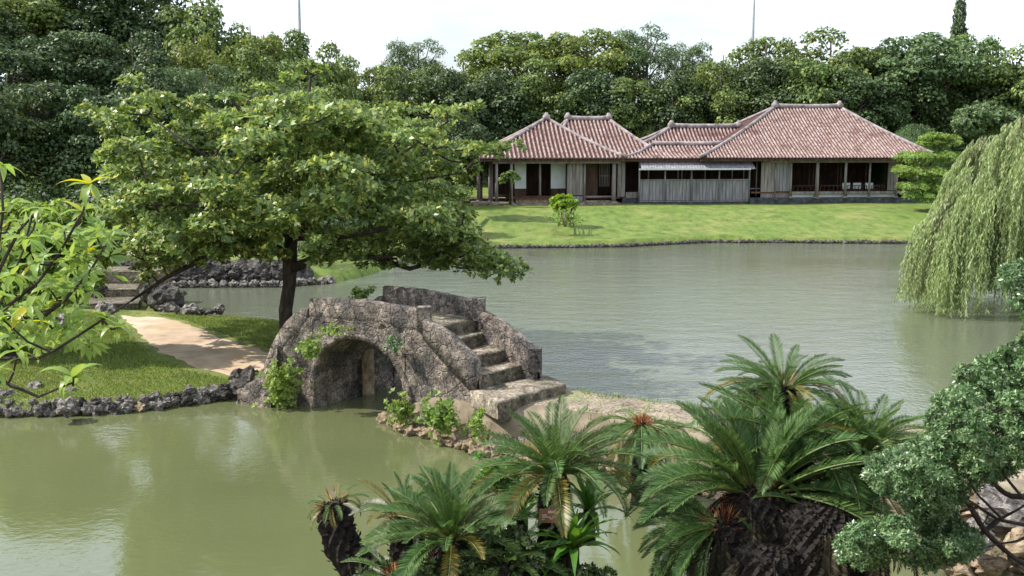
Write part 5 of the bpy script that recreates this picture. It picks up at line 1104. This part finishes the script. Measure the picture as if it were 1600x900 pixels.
# ------------------------------------------------------------------ big-leaved sapling close to the camera
def sapling():
    r_ = random.Random(8); D0 = 5.6; b = Vector((-3.3, 5.6, gh(-3.3, 5.6) - .1)); o = empty('sapling', b, 'big-leaved sapling close to the camera with yellow and fresh green drooping leaves', 'sapling')
    LM = {m: [blade_mesh('leaf', 1, .24, a, m, 7, .05) for a in (.5, 1.0, 1.7)] for m in ('lf_big', 'lf_bigyel')}; cnt_ = 0
    W_ = [(140, 288, 1, 9, 5.6), (4, 258, 0, 5, 5.5), (62, 325, 0, 8, 5.4), (18, 318, 1, 7, 5.7), (42, 372, 1, 8, 5.3), (100, 358, 0, 7, 5.8), (152, 372, 0, 7, 5.9), (58, 412, 1, 8, 5.5), (118, 405, 0, 8, 5.7), (20, 430, 0, 8, 5.3), (78, 452, 0, 8, 5.6), (140, 455, 0, 7, 5.8), (45, 478, 1, 7, 5.4),
          (160, 498, 0, 9, 5.5), (188, 512, 0, 9, 5.4), (100, 512, 0, 8, 5.6), (52, 520, 0, 8, 5.5), (5, 500, 0, 8, 5.3), (115, 590, 0, 10, 5.0), (28, 548, 0, 7, 5.2), (-5, 580, 0, 8, 5.1), (5, 372, 0, 8, 5.8), (128, 330, 1, 6, 5.7), (-30, 340, 0, 8, 5.5), (-30, 450, 0, 8, 5.5)]
    rw = random.Random(77)
    for _ in range(8): W_.append((rw.uniform(-20, 170), rw.uniform(330, 540), rw.random() < .3, 8, rw.uniform(5.3, 6.1)))
    trunk = [b, b + Vector((.1, 0, .7)), Q(-60, 600, D0), Q(-40, 520, D0)]
    stems = [trunk, [trunk[3], Q(10, 480, D0), Q(60, 440, D0 + .1), Q(90, 400, D0 + .1), Q(130, 330, D0), Q(140, 292, D0)], [Q(60, 500, D0), Q(100, 470, D0), Q(140, 425, D0 + .1), Q(165, 385, D0 + .2)], [trunk[3], Q(0, 420, D0), Q(30, 360, D0), Q(60, 328, D0 - .2)], [trunk[2], Q(0, 560, D0), Q(60, 560, D0 - .1), Q(90, 545, D0 - .2), Q(160, 500, D0 - .1), Q(205, 470, D0)], [trunk[2], Q(-10, 590, D0 - .3), Q(60, 620, D0 - .5), Q(113, 598, D0 - .6)], [trunk[3], Q(0, 490, D0), Q(60, 500, D0), Q(100, 512, D0)], [trunk[3], Q(-10, 430, D0), Q(5, 330, D0), Q(0, 262, D0)]]
    lp = []
    for i, l in enumerate(stems):
        k = len(l); mb = MB(); r0 = .035 if i == 0 else .013; r1 = .018 if i == 0 else .005; mb.tube(l, [r0 + (r1 - r0) * j / (k - 1) for j in range(k)], 6); mb.build('stem', M['bark'], o, True)
        for a, c_ in zip(l, l[1:]): lp += [a.lerp(c_, u) for u in (0, .33, .66, 1)]
    mb = MB()
    for (px, py, y_, n, D) in W_:
        e = Q(px, py, D); s_ = min(lp, key=lambda q: (q - e).length); mb.tube([s_, s_.lerp(e, .5) + Vector((0, 0, -.03)), e], [.007, .006, .005], 5, cap=False)
        for k in range(n):
            el = R(r_.uniform(-35, 45)); a = 2 * PI * k / n + r_.uniform(-.3, .3); m = 'lf_bigyel' if (y_ and r_.random() < (.75 if py < 300 else .22)) else 'lf_big'; f_ = bpy.data.objects.new('leaf', LM[m][r_.choice((0, 1, 2))]); COL.objects.link(f_); f_.parent = o; s = r_.uniform(.1, .17) * (1.15 if py > 580 or py < 300 else 1)
            f_.matrix_local = Matrix.Translation(e - b) @ Matrix.Rotation(a, 4, 'Z') @ Matrix.Rotation(el, 4, 'X') @ Matrix.Rotation(r_.uniform(-.4, .4), 4, 'Y') @ Matrix.Diagonal((s * 1.1, s, s, 1))
    tag(mb.build('twigs', M['bark'], o, True), kind='stuff')
    rg = np.random.default_rng(12); cs = np.array([Q(rw.uniform(-20, 185) if py_ < 440 else rw.uniform(-20, 150), py_, rw.uniform(5.6, 6.6)) for py_ in [rw.uniform(345, 540) for _ in range(110)]]); v_, f_ = rosettes(rg, cs, rg.normal(size=(110, 3)) + np.array([0, 0, .8]), 7, .1, .036, droop=.45)
    tag(link('small_leaves', mesh_np('small_leaves', v_, f_, M['lf_big']), o), kind='stuff')
sapling()
# pinkish bare shrub in the shade at the hill's foot
bs = P(35, 300, 1.6); bs = Vector((Q(35, 300, 46).x, 46, gh(Q(35, 300, 46).x, 46))); o = empty('bare_shrub', bs, 'leafless pinkish twiggy shrub in the shade at the hill foot', 'shrub')
mb = MB(); r_ = random.Random(5)
for k in range(90):
    a = r_.uniform(0, 6.28); l = r_.uniform(.5, 1.5); p1 = bs + Vector((math.cos(a) * l * .4, math.sin(a) * l * .4, 1.6 * r_.uniform(.6, 1))); p2 = p1 + Vector((r_.uniform(-.6, .6), r_.uniform(-.5, .5), r_.uniform(.3, 1.0))); mb.tube([bs, p1, p2], [.03, .018, .008], 4, cap=False)
tag(mb.build('twigs', M['twig'], o), kind='stuff')

# ------------------------------------------------------------------ thin masts behind the wood
for px, D, lb in ((472.5, 122, 'thin grey mast rising behind the crest of the hill'), (1171.5, 132, 'thin grey mast rising behind the trees above the main roof')):
    b = Q(px, 200, D); z0 = 2.5; o = empty('mast', (b.x, D, z0), lb, 'mast', None)
    MB().tube([(b.x, D, z0), (b.x, D, 30)], [.24, .15], 10).build('shaft', M['metal'], o, True); MB().tube([(b.x, D, z0 - .1), (b.x, D, z0 + .5)], [.4, .4], 10).build('base', M['plinth'], o, True)
# ------------------------------------------------------------------ the wooden villa
VO = np.array([-1.85, 78.0]); VU = np.array([33.0, 3.0]); VU = VU / np.linalg.norm(VU); VV = np.array([-VU[1], VU[0]])
villa = empty('wooden_villa', (VO[0], VO[1], 1.2), 'long low wooden villa with linked red-tiled hip roofs on the far lawn', 'building')
def VW(u, v, z): q = VO + VU * u + VV * v; return (float(q[0]), float(q[1]), float(z))
def pu(px, v=0.0):
    """facade coordinate u of a picture column on the plane v"""
    k = (px - 800) / F; a = VO + VV * v; return float((k * a[1] - a[0]) / (VU[0] - k * VU[1]))
def pz(py, px, v=0.0):
    u = pu(px, v); D = (VO + VU * u + VV * v)[1]; return float(Q(px, py, D).z)
def vbox(name, u0, u1, v0, v1, z0, z1, mat, parent=None):
    b = [VW(u0, v0, 0)[:2], VW(u1, v0, 0)[:2], VW(u1, v1, 0)[:2], VW(u0, v1, 0)[:2]]
    return MB().quadbox(b, z0, z1).build(name, M[mat], parent or villa)
GZ = 1.2
# roofs -------------------------------------------------------------
def roof(u0, u1, v0, v1, ze, zr, ru0, ru1, rv, sides='FLR', thick=.22, sp=.33, orn=True):
    """hip roof over the rectangle, ridge from (ru0, rv) to (ru1, rv); its tile rows are sub-parts"""
    sag = .16
    def zf(t): return ze + (zr - ze) * t - sag * math.sin(PI * t)
    n = 10; C = {'FL': (u0, v0), 'FR': (u1, v0), 'BR': (u1, v1), 'BL': (u0, v1)}; Rg = {'L': (ru0, rv), 'R': (ru1, rv)}
    v_, f_ = [], []
    def plane(a, b, c, d):
        m0 = len(v_); m = 24
        for i in range(n + 1):
            t = i / n; p = (a[0] + (d[0] - a[0]) * t, a[1] + (d[1] - a[1]) * t); q = (b[0] + (c[0] - b[0]) * t, b[1] + (c[1] - b[1]) * t)
            v_.append(VW(p[0], p[1], zf(t))); v_.append(VW(q[0], q[1], zf(t)))
        for i in range(n): k = m0 + i * 2; f_.append((k, k + 1, k + 3, k + 2))
    plane(C['FL'], C['FR'], Rg['R'], Rg['L']); plane(C['BR'], C['BL'], Rg['L'], Rg['R']); plane(C['BL'], C['FL'], Rg['L'], Rg['L']); plane(C['FR'], C['BR'], Rg['R'], Rg['R'])
    rf = link('roof', mesh_np('roof', v_, f_, M['tile_bed']), villa)
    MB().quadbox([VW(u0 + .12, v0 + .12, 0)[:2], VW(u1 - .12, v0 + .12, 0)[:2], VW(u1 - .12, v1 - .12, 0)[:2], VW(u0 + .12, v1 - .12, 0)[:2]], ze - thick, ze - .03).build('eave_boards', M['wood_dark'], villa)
    def row(a, b, tmax, side):
        """half-round cover tiles from the eave upwards, each tile stepping over the next"""
        L_ = math.hypot(b[0] - a[0], b[1] - a[1]); ns = max(2, int(L_ * tmax / .42)); dirv = np.array([b[0] - a[0], b[1] - a[1]]) / L_; sd = np.array([-dirv[1], dirv[0]]); vs = []; fs = []; rad = .08
        tt = []
        for i in range(ns): tt += [(i / ns, 1.12), ((i + .97) / ns, .9)]
        for (s, w_) in tt:
            t = s * tmax; p = np.array(a) + (np.array(b) - np.array(a)) * t
            for an in (0, 50, 90, 130, 180):
                q = p + sd * math.cos(R(an)) * rad * w_; vs.append(VW(q[0], q[1], zf(t) + .015 + math.sin(R(an)) * rad * 1.1 * w_))
        for i in range(len(tt) - 1):
            for k in range(4): a_ = i * 5 + k; fs.append((a_, a_ + 1, a_ + 6, a_ + 5))
        fs.append((0, 1, 2, 3, 4))
        link('tile_row', mesh_np('tile_row', vs, fs, M['tile'], False), rf)
    if 'F' in sides:
        nn = int((u1 - u0) / sp)
        for i in range(nn + 1):
            u = u0 + .12 + (u1 - u0 - .24) * i / nn
            tm = min(1, (u - u0) / (ru0 - u0) if ru0 > u0 else 1, (u1 - u) / (u1 - ru1) if ru1 < u1 else 1)
            if tm > .06: row((u, v0), (u, rv), tm * .985, 'F')
    for sd_, uu, ru in (('L', u0, ru0), ('R', u1, ru1)):
        if sd_ in sides:
            nn = int((v1 - v0) / sp)
            for i in range(nn + 1):
                v = v0 + .12 + (v1 - v0 - .24) * i / nn; tm = min(1, (v - v0) / (rv - v0), (v1 - v) / (v1 - rv))
                if tm > .06: row((uu, v), (ru, v), tm * .985, sd_)
    # plastered ridge and hips
    def cap(pts, r, nm):
        mb = MB(); mb.tube(pts, [r] * len(pts), 8); mb.build(nm, M['plaster'], rf, True)
    for (cu, cv), (qu, qv) in ((C['FL'], Rg['L']), (C['FR'], Rg['R']), (C['BL'], Rg['L']), (C['BR'], Rg['R'])):
        cap([VW(cu + (qu - cu) * t, cv + (qv - cv) * t, zf(t) + .07 + (.1 if t < .05 else 0)) for t in np.linspace(0, 1, 12)], .14, 'hip_cap')
    if ru1 - ru0 > .4: cap([VW(ru0 + (ru1 - ru0) * t, rv, zr + .1 + .08 * (2 * t - 1) ** 4) for t in np.linspace(0, 1, 10)], .2, 'ridge_cap')
    if orn:
        for ru in ((ru0, ru1) if ru1 - ru0 > .4 else ((ru0 + ru1) / 2,)):
            mb = MB(); mb.tube([VW(ru, rv, zr + .0), VW(ru, rv, zr + .3), VW(ru, rv, zr + .42), VW(ru, rv, zr + .58)], [.33, .3, .2, .1], 10); mb.build('ridge_end', M['plaster'], rf, True)
    return rf
def UV(px, py, v): return pu(px, v), pz(py, px, v)
# main hall
ze = pz(247, 1300, -1.1)
u_l, _ = UV(1092, 247, -1.1); u_r, _ = UV(1466, 247, -1.1); a, zr5 = UV(1205, 168, 6.3); b, _ = UV(1304, 168, 6.3)
roof(u_l, u_r, -1.1, 13.7, ze, zr5, a, b, 6.3, sides='FR', sp=.27)
# middle wing, raised rear roof
a, zr4 = UV(1046, 199, 6.2); b, _ = UV(1150, 199, 6.2); l4, _ = UV(985, 226, 3.4); r4 = b + 3.0
roof(l4, r4, 3.3, 9.2, ze + .75, zr4, a, b, 6.2, sides='F', sp=.3)
# middle wing, front lean-to roof
l3, _ = UV(968, 248, -.6); r3, _ = UV(1188, 248, -.6); a, zr3 = UV(1018, 227, 2.6); b, _ = UV(1126, 227, 2.6)
roof(l3, r3, -.6, 3.9, ze - .02, zr3, a, b, 2.6, sides='F', sp=.3, orn=False)
# second roof with the short ridge
a, zr2 = UV(886, 187, 7.0); b, _ = UV(949, 187, 7.0); l2, _ = UV(850, 248, .8); r2, _ = UV(1042, 248, .8)
roof(l2, r2, .8, 13.2, ze + .03, zr2, a, b, 7.0, sides='F', sp=.32)
# square pavilion
l1, _ = UV(740, 250, -1.2); r1, _ = UV(978, 250, -1.2); c1, zr1 = UV(853, 187, 4.4)
roof(l1, r1, -1.2, 10.0, ze, zr1, c1 - .12, c1 + .12, 4.4, sides='FL', sp=.34)
ET = ze - .22
# plinths and floors -------------------------------------------------
FZ = GZ + .62
x = lambda px, v=0.0: pu(px, v)
vbox('stone_platform', x(739, -.9), x(970, -.9), -.9, 8.4, GZ - .5, GZ + .22, 'stone_top')
vbox('stone_base', x(806), x(886), -.02, 6, GZ + .22, FZ - .12, 'rock_tan')
vbox('stone_base', x(972, .4), x(1001, .4), .4, 7, GZ - .5, FZ - .1, 'plinth')
vbox('stone_base', x(996), x(1172), -.12, 8, GZ - .5, GZ + .32, 'plinth')
vbox('stone_base', x(1170, -.3), x(1440, -.3), -.4, 12.4, GZ - .5, GZ + .52, 'plinth')
vbox('floor', x(799), x(890), -.18, 7.5, FZ - .1, FZ, 'floor')
vbox('floor', x(890), x(968), .05, 7.5, FZ - .12, FZ - .02, 'floor')
vbox('floor', x(968, .5), x(1170), .5, 8, FZ - .1, FZ, 'floor')
vbox('floor', x(1172), x(1425), -.1, 12, GZ + .86, GZ + .98, 'floor')
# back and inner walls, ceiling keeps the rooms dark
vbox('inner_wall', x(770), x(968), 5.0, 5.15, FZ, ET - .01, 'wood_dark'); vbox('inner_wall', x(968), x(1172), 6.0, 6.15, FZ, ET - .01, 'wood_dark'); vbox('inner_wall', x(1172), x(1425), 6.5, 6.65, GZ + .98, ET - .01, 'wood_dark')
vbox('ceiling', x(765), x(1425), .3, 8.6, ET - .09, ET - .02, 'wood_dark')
# posts and beams ----------------------------------------------------
def postf(px, v, w_=.17, z0=None, z1=None, mat='wood', stone=True):
    u = x(px, v); z0 = GZ + .22 if z0 is None else z0
    mb = MB(); q0 = VW(u, v, z0 + .12 if stone else z0); q1 = VW(u, v, z1 or ET); mb.tube([q0, q1], [w_ / 2 * 1.15, w_ / 2], 8); mb.build('post', M[mat], villa, True)
    if stone: MB().tube([VW(u, v, z0 - .02), VW(u, v, z0 + .14)], [w_ * 1.15, w_ * .8], 8).build('post_base', M['stone_top'], villa)
for px in (776, 799): postf(px, -.7, .22)
postf(748, 1.5, .24); postf(752, 4.2, .2); postf(765, .4, .16)
vbox('beam', x(770, -.7), x(968, -.7), -.78, -.62, ET - .16, ET, 'wood')
vbox('side_wall', x(768, 2.2), x(768, 2.2) + .12, 2.2, 5.0, FZ - .4, ET, 'wood')
postf(843.5, -.05, .17, FZ, None, 'wood', False); postf(887, -.05, .17, GZ + .2); postf(913, -.2, .16, GZ + .2); postf(958.5, -.5, .3, GZ + .2)
# white screens and the dark doorway between them
vbox('sill_board', x(799), x(888), -.22, .1, FZ + .0, FZ + .12, 'wood_dark'); vbox('lintel', x(799), x(888), -.04, .08, ET - .14, ET - .01, 'wood')
for a, b in ((806, 824), (863, 886)):
    vbox('screen_rail', x(a), x(b), 1.0, 1.05, FZ + .0, FZ + .62, 'wood_dark'); vbox('white_screen', x(a), x(b), .98, 1.05, FZ + .63, ET - .1, 'paper')
def boards(px0, px1, v, z0, z1, mat='wood', w_=.28, name='board'):
    """vertical boards with open joints, each a board of its own, over a backing"""
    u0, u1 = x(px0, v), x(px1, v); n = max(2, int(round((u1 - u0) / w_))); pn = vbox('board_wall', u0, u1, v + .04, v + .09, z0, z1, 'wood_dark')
    for i in range(n):
        a = u0 + (u1 - u0) * i / n + .012; b = u0 + (u1 - u0) * (i + 1) / n - .012; dv = .012 * ((i * 7) % 3)
        MB().quadbox([VW(a, v - dv, 0)[:2], VW(b, v - dv, 0)[:2], VW(b, v + .036, 0)[:2], VW(a, v + .036, 0)[:2]], z0 + .01, z1 - .01).build(name, M[mat], pn)
boards(888, 911, -.12, FZ + .15, ET - .05); boards(889, 911, -.05, GZ + .25, FZ + .1, 'wood_blue')
boards(964, 976, .3, FZ, ET - .05); vbox('low_wall', x(977, .5), x(998, .5), .42, .52, FZ - .3, FZ + .35, 'wood')
# doorway with brown panel and lattice
vbox('door_panel', x(915, .6), x(933, .6), .6, .66, FZ, ET - .1, 'wood_dark'); vbox('entrance_step', x(915, -.5), x(953, -.5), -.75, -.1, GZ + .2, GZ + .4, 'stone_top'); vbox('threshold', x(914), x(956), -.1, .1, FZ - .02, FZ + .1, 'wood')
lat = vbox('lattice_frame', x(936, 1.2), x(951, 1.2), 1.22, 1.26, ET - 1.2, ET - 1.12, 'wood')
for k in range(7): u = x(936, 1.2) + (x(951, 1.2) - x(936, 1.2)) * k / 6; MB().quadbox([VW(u - .02, 1.2, 0)[:2], VW(u + .02, 1.2, 0)[:2], VW(u + .02, 1.24, 0)[:2], VW(u - .02, 1.24, 0)[:2]], ET - 2.0, ET - .1).build('lattice_bar', M['wood'], lat)
# middle wing: silvered board wall, dark window band and awning
z_rail = pz(281, 1080); z_bot = GZ + .34
boards(998, 1169, -.08, z_bot, z_rail - .04, 'wood_blue', .26)
vbox('rail', x(997), x(1170), -.16, .04, z_rail - .03, z_rail + .05, 'wood_blue'); vbox('rail', x(997), x(1170), -.14, .04, z_bot - .1, z_bot - .02, 'wood_blue')
for px in (998, 1038, 1079, 1122, 1169): postf(px, -.12, .13, GZ + .3, None, 'wood_blue', False)
for px in (1012, 1058, 1064, 1100, 1142, 1160): postf(px, .5, .09, z_rail, None, 'wood', False)
aw = vbox('awning_beam', x(997), x(1171), -.2, -.1, ET - .12, ET, 'wood')
zt, zb = ET - .06, pz(264, 1080, -1.0); n = 42; vs, fs = [], []
for i in range(n * 2 + 1):
    u = x(997) + (x(1171) - x(997)) * i / (n * 2); dz = .03 * (i % 2); vs += [VW(u, -.15, zt + dz), VW(u, -1.15, zb + dz), VW(u, -1.15, zb + dz - .03), VW(u, -.15, zt + dz - .03)]
for i in range(n * 2): a = i * 4; fs += [(a, a + 1, a + 5, a + 4), (a + 1, a + 2, a + 6, a + 5), (a + 2, a + 3, a + 7, a + 6)]
link('awning', mesh_np('awning', vs, fs, M['wood_blue']), villa)
vbox('awning_edge', x(997, -1.15), x(1171, -1.15), -1.19, -1.16, zb - .07, zb + .05, 'paper')
# dark gap with rail
vbox('rail', x(1171, .4), x(1187, .4), .38, .46, FZ + .55, FZ + .62, 'wood'); postf(1180, .4, .1, FZ, None, 'wood', False)
# main hall front
boards(1187, 1209, -.15, GZ + .95, ET - .02); boards(1210.5, 1232, -.02, GZ + 1.0, ET - .02, 'wood_blue'); postf(1209.5, -.2, .1, GZ + .5, None, 'wood', False)
vbox('low_panel', x(1187), x(1232), -.06, .04, GZ + .52, GZ + .93, 'wood')
for k, (px, w_) in enumerate(((1233.5, .17), (1274.5, .26), (1318.5, .2), (1356, .15), (1398, .18))): postf(px, -.35, w_, GZ + .5)
for k, (px, w_) in enumerate(((1262, .1), (1268, .12), (1306, .1), (1311, .1), (1350, .09), (1379, .09))): postf(px, 1.4, w_, GZ + .98, None, 'wood_dark', False)
postf(1430, -.35, .18, GZ + .5)
vbox('beam', x(1187), x(1436), -.42, -.28, ET - .14, ET, 'wood'); vbox('veranda_edge', x(1234), x(1425), -.24, -.1, GZ + .8, GZ + .98, 'wood')
for a, b in ((1236, 1272), (1278, 1316), (1322, 1396)): vbox('low_panel', x(a), x(b), -.02, .04, GZ + .53, GZ + .78, 'paper')
boards(1384, 1398, .6, GZ + 1.0, ET - .05)
# railing inside the veranda
for a, b in ((1238, 1272), (1280, 1314), (1322, 1352), (1360, 1380)):
    rl = vbox('railing', x(a, .5), x(b, .5), .5, .55, GZ + 1.38, GZ + 1.44, 'wood_dark')
    for k in range(6): u = x(a, .5) + (x(b, .5) - x(a, .5)) * k / 5; MB().quadbox([VW(u - .025, .5, 0)[:2], VW(u + .025, .5, 0)[:2], VW(u + .025, .55, 0)[:2], VW(u - .025, .55, 0)[:2]], GZ + .98, GZ + 1.375).build('baluster', M['wood_dark'], rl)
for k, px in enumerate((1320, 1337, 1356)):
    u = x(px, .9); sc_ = empty('floor_screen', VW(u, .9, GZ + .98), ('low white standing screen nearest the thick veranda post', 'low white standing screen in the middle of three inside the veranda', 'low white standing screen farthest along the veranda')[k], 'screen', 'low screens inside the veranda')
    MB().quadbox([VW(u - .32, .9, 0)[:2], VW(u + .32, .9, 0)[:2], VW(u + .32, .94, 0)[:2], VW(u - .32, .94, 0)[:2]], GZ + 1.12, GZ + 1.6).build('panel', M['paper'], sc_)
    for s in (-.3, .3): MB().quadbox([VW(u + s - .03, .88, 0)[:2], VW(u + s + .03, .88, 0)[:2], VW(u + s + .03, .96, 0)[:2], VW(u + s - .03, .96, 0)[:2]], GZ + .98, GZ + 1.118).build('foot', M['wood_dark'], sc_)
# gable walls closing the ends
vbox('end_wall', x(1425, .5), x(1425, .5) + .12, .5, 11.8, GZ + .5, ET, 'wood'); vbox('back_wall', x(770, 8.4), x(1425, 8.4), 8.4, 8.55, GZ, ET, 'wood')
